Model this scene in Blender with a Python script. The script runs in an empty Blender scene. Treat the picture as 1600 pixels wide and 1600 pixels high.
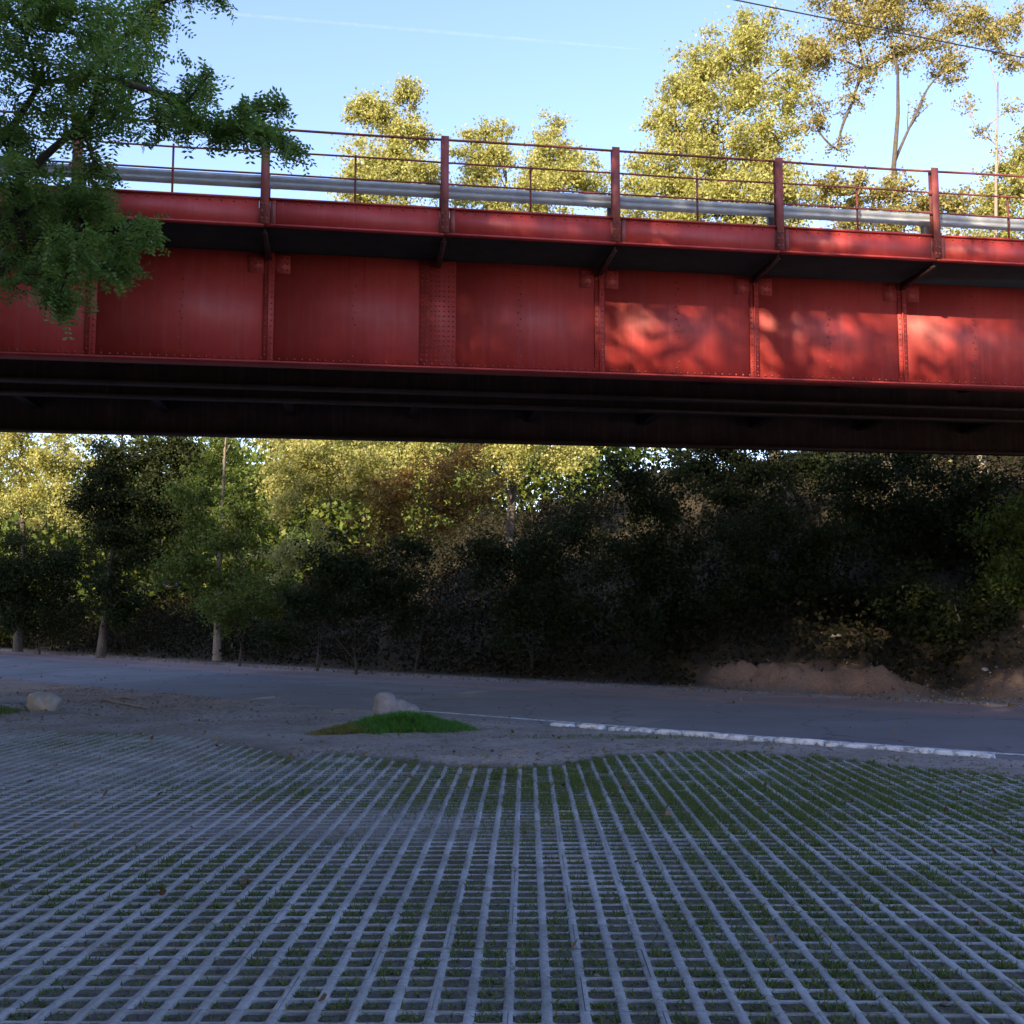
import bpy, math, random
import numpy as np
from mathutils import Vector

# ------------------------------------------------------------------ camera, sky, sun, exposure
scene = bpy.context.scene
col = scene.collection
F = 1700.0; CAMH = 1.526; PITCH = math.atan(164.0 / F)
cd = bpy.data.cameras.new('camera'); cd.sensor_width = 36; cd.lens = 36 * F / 1600
cd.clip_start = 0.05; cd.clip_end = 30000
cam = bpy.data.objects.new('camera', cd); col.objects.link(cam)
cam.location = (0, 0, CAMH); cam.rotation_euler = (math.pi / 2 + PITCH, 0, 0)
scene.camera = cam

SUN_EL = math.radians(21.0)
UX, UY = -0.476, -0.880                      # horizontal direction towards the sun
world = bpy.data.worlds.new('World'); scene.world = world; world.use_nodes = True
wn = world.node_tree; bg = wn.nodes['Background']
sky = wn.nodes.new('ShaderNodeTexSky'); sky.sky_type = 'NISHITA'; sky.sun_disc = False
sky.sun_elevation = SUN_EL; sky.sun_rotation = math.atan2(UX, UY) % (2 * math.pi)
sky.air_density = 1.0; sky.dust_density = 0.6; sky.ozone_density = 1.8
wb = wn.nodes.new('ShaderNodeMix'); wb.data_type = 'RGBA'; wb.blend_type = 'MULTIPLY'; wb.inputs[0].default_value = 1.0
wb.inputs[7].default_value = (1.0, 0.92, 1.05, 1)          # white balance of the photograph, even over the whole sky
wn.links.new(sky.outputs[0], wb.inputs[6]); wn.links.new(wb.outputs[2], bg.inputs[0]); bg.inputs[1].default_value = 0.14
sl = bpy.data.lights.new('sun', 'SUN'); sl.energy = 5.0; sl.angle = math.radians(0.55); sl.color = (1.0, 0.84, 0.60)
sun = bpy.data.objects.new('sun', sl); col.objects.link(sun)
sd = Vector((UX * math.cos(SUN_EL), UY * math.cos(SUN_EL), math.sin(SUN_EL)))
sun.rotation_euler = sd.to_track_quat('Z', 'Y').to_euler(); sun.location = sd * 60
vs = scene.view_settings; vs.view_transform = 'Standard'; vs.look = 'None'; vs.gamma = 1; vs.use_curve_mapping = False
vs.exposure = 1.65

# ------------------------------------------------------------------ helpers
rng = np.random.default_rng(7)
CP, SP_ = math.cos(PITCH), math.sin(PITCH)
def ray(px, py):
    dx, dz = (px - 800) / F, -(py - 800) / F
    return np.array([dx, CP - SP_ * dz, SP_ + CP * dz])
def at_y(px, py, Y):                         # a pixel's direction, at a known distance Y along the view
    r = ray(px, py); return r * (Y / r[1]) + np.array([0, 0, CAMH])

_h = np.random.default_rng(99).random((256, 256))
def vnoise(x, y):
    x = np.asarray(x, float); y = np.asarray(y, float)
    xi = np.floor(x).astype(int); yi = np.floor(y).astype(int); fx = x - xi; fy = y - yi
    fx = fx * fx * (3 - 2 * fx); fy = fy * fy * (3 - 2 * fy)
    g = lambda a, b: _h[a & 255, b & 255]
    return (g(xi, yi) * (1 - fx) * (1 - fy) + g(xi + 1, yi) * fx * (1 - fy) + g(xi, yi + 1) * (1 - fx) * fy + g(xi + 1, yi + 1) * fx * fy)
def fbm(x, y, o=4):
    x = np.asarray(x, float); y = np.asarray(y, float)
    s = 0; a = .5
    for i in range(o):
        s = s + a * vnoise(x * 2 ** i + 17.3 * i, y * 2 ** i + 5.1 * i); a *= .5
    return s
def sstep(a, b, x):
    t = np.clip((x - a) / (b - a), 0, 1); return t * t * (3 - 2 * t)

def np_mesh(name, verts, faces, smooth=False):
    """verts (n,3), faces (m,k) all of the same size k, or a list of such arrays"""
    if isinstance(faces, np.ndarray): faces = [faces]
    me = bpy.data.meshes.new(name)
    verts = np.asarray(verts, np.float32)
    me.vertices.add(len(verts)); me.vertices.foreach_set('co', verts.ravel())
    loops = np.concatenate([f.ravel() for f in faces]).astype(np.int32)
    tot = np.concatenate([np.full(len(f), f.shape[1], np.int32) for f in faces])
    st = np.concatenate([[0], np.cumsum(tot)[:-1]]).astype(np.int32)
    me.loops.add(len(loops)); me.loops.foreach_set('vertex_index', loops)
    me.polygons.add(len(tot)); me.polygons.foreach_set('loop_start', st); me.polygons.foreach_set('loop_total', tot)
    if smooth: me.polygons.foreach_set('use_smooth', np.ones(len(tot), bool))
    me.update(calc_edges=True)
    return me

def link(name, me, mat, parent=None, kind=None):
    o = bpy.data.objects.new(name, me); col.objects.link(o)
    if me is not None and mat is not None and len(me.materials) == 0: me.materials.append(mat)
    if parent is not None: o.parent = parent
    if kind: o['kind'] = kind
    return o
def tag(o, label, cat, group=None):
    o['label'] = label; o['category'] = cat
    if group: o['group'] = group
    return o
def empty(name, loc=(0, 0, 0), rz=0):
    o = bpy.data.objects.new(name, None); col.objects.link(o); o.location = loc; o.rotation_euler = (0, 0, rz)
    o.empty_display_size = .2
    return o

class MB:
    def __init__(s): s.v = []; s.f3 = []; s.f4 = []; s.n = 0
    def add(s, v, f4=None, f3=None):
        v = np.asarray(v, float)
        if f4 is not None and len(f4): s.f4.append(np.asarray(f4, int) + s.n)
        if f3 is not None and len(f3): s.f3.append(np.asarray(f3, int) + s.n)
        s.v.append(v); s.n += len(v); return s
    def box(s, x0, x1, y0, y1, z0, z1):
        v = [(x0, y0, z0), (x1, y0, z0), (x1, y1, z0), (x0, y1, z0), (x0, y0, z1), (x1, y0, z1), (x1, y1, z1), (x0, y1, z1)]
        f = [(0, 3, 2, 1), (4, 5, 6, 7), (0, 1, 5, 4), (1, 2, 6, 5), (2, 3, 7, 6), (3, 0, 4, 7)]
        return s.add(v, f)
    def prism(s, prof, y0, y1):              # profile in x,z pushed along y; or any convex/simple polygon as an n-gon fan
        n = len(prof); a = [(p[0], y0, p[1]) for p in prof]; b = [(p[0], y1, p[1]) for p in prof]
        f4 = [(i, (i + 1) % n, n + (i + 1) % n, n + i) for i in range(n)]
        f3 = [(0, i + 1, i) for i in range(1, n - 1)] + [(n, n + i, n + i + 1) for i in range(1, n - 1)]
        return s.add(a + b, f4, f3)
    def tube(s, pts, rad, sides=6, cap=True):
        pts = np.asarray(pts, float); n = len(pts)
        rad = np.full(n, rad) if np.isscalar(rad) else np.asarray(rad, float)
        t = np.gradient(pts, axis=0); t /= np.linalg.norm(t, axis=1)[:, None] + 1e-9
        ref = np.array([0, 0, 1.]) if abs(t[0][2]) < .8 else np.array([1., 0, 0])
        a = np.cross(t, ref); a /= np.linalg.norm(a, axis=1)[:, None] + 1e-9
        b = np.cross(t, a)
        an = np.linspace(0, 2 * math.pi, sides, endpoint=False)
        ring = pts[:, None, :] + rad[:, None, None] * (np.cos(an)[None, :, None] * a[:, None, :] + np.sin(an)[None, :, None] * b[:, None, :])
        v = ring.reshape(-1, 3); f = []
        for i in range(n - 1):
            for j in range(sides):
                k = (j + 1) % sides
                f.append((i * sides + j, i * sides + k, (i + 1) * sides + k, (i + 1) * sides + j))
        f3 = []
        if cap:
            for j in range(1, sides - 1):
                f3.append((0, j, j + 1)); e = (n - 1) * sides; f3.append((e, e + j + 1, e + j))
        return s.add(v, f, f3)
    def mesh(s, name, smooth=False):
        fs = []
        if s.f4: fs.append(np.concatenate(s.f4))
        if s.f3: fs.append(np.concatenate(s.f3))
        return np_mesh(name, np.concatenate(s.v), fs, smooth)
    def build(s, name, mat, parent=None, smooth=False, kind=None):
        return link(name, s.mesh(name, smooth), mat, parent, kind)

# ------------------------------------------------------------------ materials
def mat(name):
    m = bpy.data.materials.new(name); m.use_nodes = True
    nt = m.node_tree; b = nt.nodes['Principled BSDF']
    return m, nt, b
def N(nt, t, **kw):
    n = nt.nodes.new(t)
    for k, v in kw.items():
        if k in n.inputs: n.inputs[k].default_value = v
        else: setattr(n, k, v)
    return n
def ramp(nt, src, stops):
    r = nt.nodes.new('ShaderNodeValToRGB'); e = r.color_ramp.elements
    while len(e) > 1: e.remove(e[-1])
    e[0].position = stops[0][0]; e[0].color = stops[0][1]
    for p, c in stops[1:]:
        k = e.new(p); k.color = c
    nt.links.new(src, r.inputs[0]); return r
def c4(r, g, b): return (r, g, b, 1)
def noise_of(nt, scale, detail=6, rough=.6, coord='Object'):
    tc = N(nt, 'ShaderNodeTexCoord'); n = N(nt, 'ShaderNodeTexNoise', Scale=scale, Detail=detail, Roughness=rough)
    nt.links.new(tc.outputs[coord], n.inputs['Vector']); return n
def mixc(nt, fac, a, b, mode='MIX'):
    m = nt.nodes.new('ShaderNodeMix'); m.data_type = 'RGBA'; m.blend_type = mode
    for sock, val in ((m.inputs[0], fac), (m.inputs[6], a), (m.inputs[7], b)):
        if hasattr(val, 'links') or hasattr(val, 'is_linked'): nt.links.new(val, sock)
        else: sock.default_value = val
    return m.outputs[2]
def bump(nt, b, h, strength, dist=.01):
    n = N(nt, 'ShaderNodeBump', Strength=strength, Distance=dist); nt.links.new(h, n.inputs['Height']); nt.links.new(n.outputs[0], b.inputs['Normal'])

def leaf_mat(name, c1, c2, c3, trans=.4, rough=.55, spec=.3):
    m, nt, b = mat(name)
    g = N(nt, 'ShaderNodeNewGeometry')
    r = ramp(nt, g.outputs['Random Per Island'], [(0, c4(*c1)), (.5, c4(*c2)), (1, c4(*c3))])
    b.inputs['Roughness'].default_value = rough; b.inputs['Specular IOR Level'].default_value = spec
    nt.links.new(r.outputs[0], b.inputs['Base Color'])
    t = N(nt, 'ShaderNodeBsdfTranslucent')
    hs = N(nt, 'ShaderNodeHueSaturation', Hue=.49, Saturation=1.1, Value=1.25); nt.links.new(r.outputs[0], hs.inputs['Color']); nt.links.new(hs.outputs[0], t.inputs[0])
    mx = N(nt, 'ShaderNodeMixShader'); mx.inputs[0].default_value = trans
    nt.links.new(b.outputs[0], mx.inputs[1]); nt.links.new(t.outputs[0], mx.inputs[2])
    nt.links.new(mx.outputs[0], nt.nodes['Material Output'].inputs[0])
    return m
M_LEAF_NEAR = leaf_mat('leaf_green', (.09, .17, .045), (.14, .235, .055), (.22, .30, .07), .45)
M_LEAF_GOLD = leaf_mat('leaf_yellow_green', (.26, .28, .07), (.37, .365, .11), (.47, .43, .20), .5)
M_LEAF_OLIVE = leaf_mat('leaf_olive', (.20, .19, .06), (.29, .26, .08), (.38, .31, .14), .45)
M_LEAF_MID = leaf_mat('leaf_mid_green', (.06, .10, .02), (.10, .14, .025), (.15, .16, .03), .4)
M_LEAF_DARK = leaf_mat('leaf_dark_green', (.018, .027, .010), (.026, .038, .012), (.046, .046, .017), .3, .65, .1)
M_LEAF_RUST = leaf_mat('leaf_russet', (.16, .11, .03), (.25, .16, .04), (.28, .15, .05), .4)
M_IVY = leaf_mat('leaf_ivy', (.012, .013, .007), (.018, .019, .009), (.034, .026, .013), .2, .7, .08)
M_GRASS_LUSH = leaf_mat('lush_grass_blade', (.05, .16, .03), (.07, .22, .035), (.12, .25, .05), .4)
M_GRASS_DRY = leaf_mat('dry_grass_blade', (.12, .13, .03), (.19, .18, .05), (.24, .21, .08), .35)
M_LITTER = leaf_mat('leaf_litter', (.11, .06, .03), (.17, .10, .05), (.22, .15, .08), .1, .8)
M_GRASS = leaf_mat('grass_blade', (.075, .12, .03), (.11, .17, .04), (.19, .20, .07), .35)

def bark(name, a, b_):
    m, nt, b = mat(name); n = noise_of(nt, 9, 8, .7)
    r = ramp(nt, n.outputs[0], [(.3, c4(*a)), (.7, c4(*b_))]); nt.links.new(r.outputs[0], b.inputs['Base Color'])
    b.inputs['Roughness'].default_value = .9; bump(nt, b, n.outputs[0], .6, .03); return m
M_BARK = bark('bark_dark', (.035, .028, .02), (.09, .07, .05))
M_BARK_PALE = bark('bark_pale', (.14, .11, .08), (.28, .23, .17))

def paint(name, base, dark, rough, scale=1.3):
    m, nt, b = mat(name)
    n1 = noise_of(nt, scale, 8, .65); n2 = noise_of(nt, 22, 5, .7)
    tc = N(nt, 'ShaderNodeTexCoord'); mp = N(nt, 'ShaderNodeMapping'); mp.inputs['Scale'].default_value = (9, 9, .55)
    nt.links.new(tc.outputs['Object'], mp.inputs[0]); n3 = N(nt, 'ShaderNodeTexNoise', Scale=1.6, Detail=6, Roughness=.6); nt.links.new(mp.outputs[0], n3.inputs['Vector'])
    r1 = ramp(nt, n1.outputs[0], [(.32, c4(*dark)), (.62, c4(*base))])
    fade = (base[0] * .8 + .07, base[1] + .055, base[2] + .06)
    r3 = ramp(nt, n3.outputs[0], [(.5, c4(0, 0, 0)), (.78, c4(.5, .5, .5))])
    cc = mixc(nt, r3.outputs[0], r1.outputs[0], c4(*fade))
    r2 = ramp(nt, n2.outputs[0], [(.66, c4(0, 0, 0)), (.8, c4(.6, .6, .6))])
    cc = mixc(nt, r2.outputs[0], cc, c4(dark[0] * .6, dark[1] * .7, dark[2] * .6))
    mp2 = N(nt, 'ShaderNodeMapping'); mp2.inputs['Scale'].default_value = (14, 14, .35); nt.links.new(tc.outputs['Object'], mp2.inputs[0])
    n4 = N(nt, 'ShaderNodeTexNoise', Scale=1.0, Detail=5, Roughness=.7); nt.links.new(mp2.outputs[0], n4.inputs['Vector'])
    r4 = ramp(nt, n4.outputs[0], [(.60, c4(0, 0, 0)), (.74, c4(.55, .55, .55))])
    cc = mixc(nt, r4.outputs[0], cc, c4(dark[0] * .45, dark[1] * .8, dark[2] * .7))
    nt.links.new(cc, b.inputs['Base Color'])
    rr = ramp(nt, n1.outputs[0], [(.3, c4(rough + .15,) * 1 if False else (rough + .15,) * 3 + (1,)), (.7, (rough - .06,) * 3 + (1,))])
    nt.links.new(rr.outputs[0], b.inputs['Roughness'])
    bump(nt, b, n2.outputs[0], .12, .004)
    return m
M_RED = paint('red_bridge_paint', (.48, .052, .042), (.37, .032, .026), .48)
M_RUST = paint('rusty_red_steel', (.30, .062, .048), (.15, .035, .026), .6, 5)
M_UNDER = paint('shade_brown_steel', (.055, .022, .018), (.025, .012, .01), .75, 2)  # brown steel; the shade under the bridge is put into its colour
def simple(name, ca, cb, scale, rough, metal=0, bs=.2, bd=.01):
    m, nt, b = mat(name); n = noise_of(nt, scale, 8, .65)
    r = ramp(nt, n.outputs[0], [(.3, c4(*ca)), (.7, c4(*cb))]); nt.links.new(r.outputs[0], b.inputs['Base Color'])
    b.inputs['Roughness'].default_value = rough; b.inputs['Metallic'].default_value = metal
    bump(nt, b, n.outputs[0], bs, bd); return m
M_ZINC = simple('galvanised_steel', (.34, .36, .37), (.50, .51, .51), 6, .6, .25, .05)
M_DARKSTEEL = simple('dark_steel', (.03, .028, .03), (.06, .05, .05), 12, .6, .3)
M_SLAB = simple('shade_dark_concrete', (.014, .013, .012), (.032, .028, .025), 3, .9)  # deck concrete, near black: soffit shade painted into the base colour
M_ABUT = simple('stained_concrete', (.16, .15, .13), (.32, .30, .27), 2, .9)
M_ROCK = simple('pale_rock', (.17, .155, .15), (.31, .285, .275), 7, .9, 0, .6, .03)
M_ROCKGREY = simple('grey_rock', (.20, .20, .19), (.36, .35, .33), 8, .9, 0, .6, .03)
M_WIRE = simple('black_cable', (.015, .015, .015), (.03, .03, .03), 5, .6)
M_WOOD = simple('weathered_pole_wood', (.10, .075, .055), (.18, .14, .11), 7, .9)
M_TWIG = simple('dry_twig', (.20, .17, .13), (.34, .29, .22), 20, .9)
M_PEBBLE = simple('pebble', (.13, .115, .10), (.27, .24, .22), 3, .9)

# paver concrete: colour varies from block to block and with grime
def paver_mat():
    m, nt, b = mat('paver_concrete')
    g = N(nt, 'ShaderNodeObjectInfo')
    tc = N(nt, 'ShaderNodeNewGeometry')
    n = N(nt, 'ShaderNodeTexNoise', Scale=.9, Detail=5, Roughness=.6); nt.links.new(tc.outputs['Position'], n.inputs['Vector'])
    f = N(nt, 'ShaderNodeTexNoise', Scale=38, Detail=6, Roughness=.75); nt.links.new(tc.outputs['Position'], f.inputs['Vector'])
    r1 = ramp(nt, n.outputs[0], [(.3, c4(.31, .31, .315)), (.7, c4(.45, .45, .455))])
    r2 = ramp(nt, f.outputs[0], [(.3, c4(.55, .54, .52)), (.6, c4(1, 1, 1))])
    cc = mixc(nt, .8, r1.outputs[0], r2.outputs[0], 'MULTIPLY')
    r3 = ramp(nt, g.outputs['Random'], [(0, c4(.74, .74, .73)), (.3, c4(.92, .92, .92)), (1, c4(1.08, 1.08, 1.09))])
    cc = mixc(nt, 1.0, cc, r3.outputs[0], 'MULTIPLY')
    g2 = N(nt, 'ShaderNodeTexNoise', Scale=2.3, Detail=7, Roughness=.7); nt.links.new(tc.outputs['Position'], g2.inputs['Vector'])
    r5 = ramp(nt, g2.outputs[0], [(.48, c4(0, 0, 0)), (.70, c4(.75, .75, .75))])
    cc = mixc(nt, r5.outputs[0], cc, c4(.16, .155, .125))
    g3 = N(nt, 'ShaderNodeTexNoise', Scale=7, Detail=7, Roughness=.75); nt.links.new(tc.outputs['Position'], g3.inputs['Vector'])
    r6 = ramp(nt, g3.outputs[0], [(.55, c4(0, 0, 0)), (.72, c4(.6, .6, .6))])
    cc = mixc(nt, r6.outputs[0], cc, c4(.12, .135, .07))
    nt.links.new(cc, b.inputs['Base Color']); b.inputs['Roughness'].default_value = .82
    bump(nt, b, f.outputs[0], .5, .006); return m
M_PAVER = paver_mat()

# ground: dirt, gravel dust, leaf mould towards the hill (value stored per vertex: how much leaf mould)
def ground_mat():
    m, nt, b = mat('ground_dirt')
    geo = N(nt, 'ShaderNodeNewGeometry')
    def nz(s, d=8, r=.65):
        n = N(nt, 'ShaderNodeTexNoise', Scale=s, Detail=d, Roughness=r); nt.links.new(geo.outputs['Position'], n.inputs['Vector']); return n.outputs[0]
    a, f, p = nz(.8), nz(16), nz(70, 4)
    dirt = ramp(nt, a, [(.3, c4(.19, .165, .145)), (.5, c4(.29, .26, .24)), (.7, c4(.36, .34, .33))])
    fine = ramp(nt, f, [(.3, c4(.55, .52, .5)), (.65, c4(1.05, 1.05, 1.05))])
    cc = mixc(nt, .85, dirt.outputs[0], fine.outputs[0], 'MULTIPLY')
    peb = ramp(nt, p, [(.62, c4(0, 0, 0)), (.7, c4(.6, .6, .6))])
    cc = mixc(nt, peb.outputs[0], cc, c4(.34, .32, .30))
    at = N(nt, 'ShaderNodeAttribute', attribute_name='mould')
    soil = ramp(nt, f, [(.3, c4(.025, .021, .015)), (.7, c4(.065, .05, .033))])
    cc = mixc(nt, at.outputs['Fac'], cc, soil.outputs[0])
    at2 = N(nt, 'ShaderNodeAttribute', attribute_name='clay')
    clay = ramp(nt, f, [(.3, c4(.20, .125, .085)), (.7, c4(.34, .215, .15))])
    cc = mixc(nt, at2.outputs['Fac'], cc, clay.outputs[0])
    nt.links.new(cc, b.inputs['Base Color']); b.inputs['Roughness'].default_value = .95; b.inputs['Specular IOR Level'].default_value = .15
    bump(nt, b, f, .7, .03); return m
M_GROUND = ground_mat()

def road_mat():
    m, nt, b = mat('worn_asphalt')
    geo = N(nt, 'ShaderNodeNewGeometry')
    def nz(s, d=8, r=.65):
        n = N(nt, 'ShaderNodeTexNoise', Scale=s, Detail=d, Roughness=r); nt.links.new(geo.outputs['Position'], n.inputs['Vector']); return n.outputs[0]
    a, f = nz(.6), nz(60, 4, .8)
    base = ramp(nt, a, [(.3, c4(.14, .135, .145)), (.7, c4(.21, .20, .21))])
    fine = ramp(nt, f, [(.3, c4(.6, .6, .6)), (.7, c4(1.15, 1.15, 1.15))])
    cc = mixc(nt, .9, base.outputs[0], fine.outputs[0], 'MULTIPLY')
    at = N(nt, 'ShaderNodeAttribute', attribute_name='across')       # 0 near edge .. 1 far edge: reddish strips and wheel tracks
    wob = N(nt, 'ShaderNodeMath', operation='MULTIPLY_ADD'); nt.links.new(a, wob.inputs[0]); wob.inputs[1].default_value = .08; nt.links.new(at.outputs['Fac'], wob.inputs[2])
    red_strips = ramp(nt, wob.outputs[0], [(.0, c4(.35, .35, .35)), (.10, c4(0, 0, 0)), (.66, c4(0, 0, 0)), (.74, c4(.8, .8, .8)), (.82, c4(.15, .15, .15)), (1, c4(.8, .8, .8))])
    cc = mixc(nt, red_strips.outputs[0], cc, c4(.30, .165, .145))
    ds = N(nt, 'ShaderNodeTexNoise', Scale=1.2, Detail=5); nt.links.new(geo.outputs['Position'], ds.inputs['Vector'])
    va = N(nt, 'ShaderNodeVectorMath', operation='MULTIPLY_ADD'); nt.links.new(ds.outputs['Color'], va.inputs[0]); va.inputs[1].default_value = (1.2, 1.2, 0); nt.links.new(geo.outputs['Position'], va.inputs[2])
    vo = N(nt, 'ShaderNodeTexVoronoi', Scale=.42, feature='DISTANCE_TO_EDGE'); nt.links.new(va.outputs[0], vo.inputs['Vector'])
    cr_ = ramp(nt, vo.outputs['Distance'], [(0, c4(.75, .75, .75)), (.012, c4(0, 0, 0))])
    cc = mixc(nt, cr_.outputs[0], cc, c4(.035, .033, .033))
    vp = N(nt, 'ShaderNodeTexVoronoi', Scale=.22); nt.links.new(va.outputs[0], vp.inputs['Vector'])
    pt = ramp(nt, vp.outputs['Color'], [(.25, c4(.74, .74, .75)), (.7, c4(1.05, 1.05, 1.05))])
    cc = mixc(nt, .7, cc, pt.outputs[0], 'MULTIPLY')
    nt.links.new(cc, b.inputs['Base Color']); b.inputs['Roughness'].default_value = .75
    bump(nt, b, f, .3, .006); return m
M_ROAD = road_mat()

def worn_white():
    m, nt, b = mat('worn_white_paint')
    geo = N(nt, 'ShaderNodeNewGeometry')
    n = N(nt, 'ShaderNodeTexNoise', Scale=7, Detail=8, Roughness=.7); nt.links.new(geo.outputs['Position'], n.inputs['Vector'])
    r = ramp(nt, n.outputs[0], [(.40, c4(.22, .21, .20)), (.50, c4(.62, .62, .61)), (.7, c4(.80, .80, .79))])
    nt.links.new(r.outputs[0], b.inputs['Base Color']); b.inputs['Roughness'].default_value = .7; bump(nt, b, n.outputs[0], .3, .01); return m
M_WHITE = worn_white()
def road_line_mat():
    m, nt, b = mat('worn_road_line')
    geo = N(nt, 'ShaderNodeNewGeometry')
    n = N(nt, 'ShaderNodeTexNoise', Scale=11, Detail=8, Roughness=.75); nt.links.new(geo.outputs['Position'], n.inputs['Vector'])
    r = ramp(nt, n.outputs[0], [(.40, c4(.14, .135, .135)), (.52, c4(.6, .6, .6))])
    nt.links.new(r.outputs[0], b.inputs['Base Color']); b.inputs['Roughness'].default_value = .7; return m
M_LINE = road_line_mat()

# ------------------------------------------------------------------ road line and terrain height
def catmull(P, n=24):
    P = np.array(P, float); P = np.vstack([2 * P[0] - P[1], P, 2 * P[-1] - P[-2]]); out = []
    for i in range(1, len(P) - 2):
        t = np.linspace(0, 1, n, endpoint=False)[:, None]
        a, b, c, d = P[i - 1], P[i], P[i + 1], P[i + 2]
        out.append(.5 * (2 * b + (c - a) * t + (2 * a - 5 * b + 4 * c - d) * t ** 2 + (3 * b - a - 3 * c + d) * t ** 3))
    return np.vstack(out + [P[-2:-1]])
NEAR = catmull([(60, -30.2), (30, -7.3), (15, 4.25), (5.02, 12.0), (.7, 15.35), (-6.97, 21.9), (-13.2, 28.0), (-21, 36.2), (-35, 52), (-60, 82)], 16)
ROADW = 7.5
tn = np.gradient(NEAR, axis=0); tn /= np.linalg.norm(tn, axis=1)[:, None]
NRM = np.stack([tn[:, 1], -tn[:, 0]], 1)       # travelling leftwards, the far side is to the right
def road_d(x, y):
    """signed distance beyond the near road edge (far side positive) and distance along"""
    x = np.asarray(x, float).ravel(); y = np.asarray(y, float).ravel()
    best = np.full(len(x), 1e9); sd_ = np.zeros(len(x)); al = np.zeros(len(x)); L = 0
    for i in range(len(NEAR) - 1):
        a, b = NEAR[i], NEAR[i + 1]; ab = b - a; l = np.linalg.norm(ab)
        t = np.clip(((x - a[0]) * ab[0] + (y - a[1]) * ab[1]) / l ** 2, 0, 1)
        dx = x - a[0] - t * ab[0]; dy = y - a[1] - t * ab[1]; d2 = dx * dx + dy * dy
        k = d2 < best
        best[k] = d2[k]; s = np.sign(dx * ab[1] - dy * ab[0]); sd_[k] = (s * np.sqrt(d2))[k]; al[k] = (L + t * l)[k]; L += l
    return sd_, al
PAVROT = math.radians(-0.78)
def paving_edge(x):                             # how far back the paving reaches, from the photograph
    X = np.array([-30, -7, -4.5, -3.2, -2.4, -1.4, -.6, .1, .6, 1.1, 2.25, 3.4, 4.9, 6.5, 9, 30])
    Y = np.array([15.4, 15.7, 15.4, 14.2, 12.85, 12.1, 11.5, 11.35, 11.7, 12.3, 12.85, 12.1, 10.7, 9.4, 7.4, -9])
    return np.interp(x, X, Y)
def ground_z(x, y, full=False):
    x = np.asarray(x, float); y = np.asarray(y, float); sh = x.shape; x = x.ravel(); y = y.ravel()
    d, al = road_d(x, y)
    n = fbm(x * 1.1, y * 1.1) - .47
    nf = fbm(x * 4.5 + 40, y * 4.5) - .47
    z = np.maximum(.022 + .05 * n + .03 * nf, .010 + .02 * nf)
    # dirt lip lapping over the paving
    e = paving_edge(x) + .35 * n + .12 * nf
    soft = np.where(x < -2.2, 1.6, .22)
    inside = sstep(0, 1, (e - y) / soft) * sstep(-10, -9.5, x) * sstep(10.5, 10, x) * sstep(-2.5, -2, y)
    soil = -.0105 + .03 * (fbm(x * .55 + 9, y * .55 + 3) - .5) + .012 * nf
    soil += .014 * np.exp(-(((x + 1.4) / 1.3) ** 2 + ((y - 8.2) / .9) ** 2))
    z = z * (1 - inside) + np.clip(soil, -.022, -.006) * inside
    z += .035 * np.exp(-(((x + .35) / .9) ** 2 + ((y - 11.75) / .3) ** 2))
    # grassy mound by the rock, verge on the left
    z += .10 * (1 + 1.2 * nf) * np.exp(-(((x + 1.55) / .75) ** 2 + ((y - 15.0) / .75) ** 2))
    z += .10 * np.exp(-(((x + 9.3) / 1.6) ** 2 + ((y - 17.9) / .8) ** 2))
    # road bed
    ed = .25 * n + .10 * nf
    rd = sstep(-.05, .35, d + ed) * sstep(.25, -.15, d - ROADW + ed)
    z = z * (1 - rd) - .07 * rd
    # hill beyond the road; steeper to the right
    df = d - ROADW
    bankm = sstep(5.9, 6.9, x + .5 * n) * 0 + sstep(3.6, 5.0, x + .8 * n) * (1 - sstep(7.2, 8.2, x + n) * sstep(9.6, 8.6, x + n) * .8)
    z += bankm * .52 * sstep(.8, 1.9, df + .9 * n) * (1 + .5 * n)
    steep = .30 + .16 * sstep(-14, 8, x)
    z += np.clip(df - 1.6, 0, None) * steep * sstep(17, 14, df) * (df < 17) * 0
    hill = steep * (np.clip(df - 2.3, 0, 15) + .0)
    z += 15 * sstep(18, 48, df) * sstep(6, -12, x) + hill + sstep(2.5, 6, df) * 1.0 * n + bankm * sstep(.8, 1.4, df) * .5 * nf
    # left approach embankment of the bridge, out of the picture
    if full:
        mould = sstep(.3, 1.4, df + .8 * n)
        grey = np.clip(sstep(-1.5, -5, x) * sstep(7.5, 10.5, y) + np.exp(-(((x + 1.4) / 1.4) ** 2 + ((y - 8.2) / .8) ** 2)) + 1.2 * n, 0, 1)
        mould = np.maximum(mould, inside * (.72 - .55 * grey))
        clay = bankm * sstep(.6, 1.2, df + .5 * n) * sstep(2.4, 1.6, df + n)
        clay = np.maximum(clay, .55 * sstep(-3.2, -1.5, d) * (d < 1) * sstep(-4, -7, x) + .5 * np.exp(-(((x - 7) / 2) ** 2 + ((y - 10.4) / .5) ** 2)))
        return z.reshape(sh), mould.reshape(sh), clay.reshape(sh), inside.reshape(sh), d.reshape(sh)
    return z.reshape(sh)
def gz(x, y): return float(ground_z(np.array([x]), np.array([y]))[0])

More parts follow.
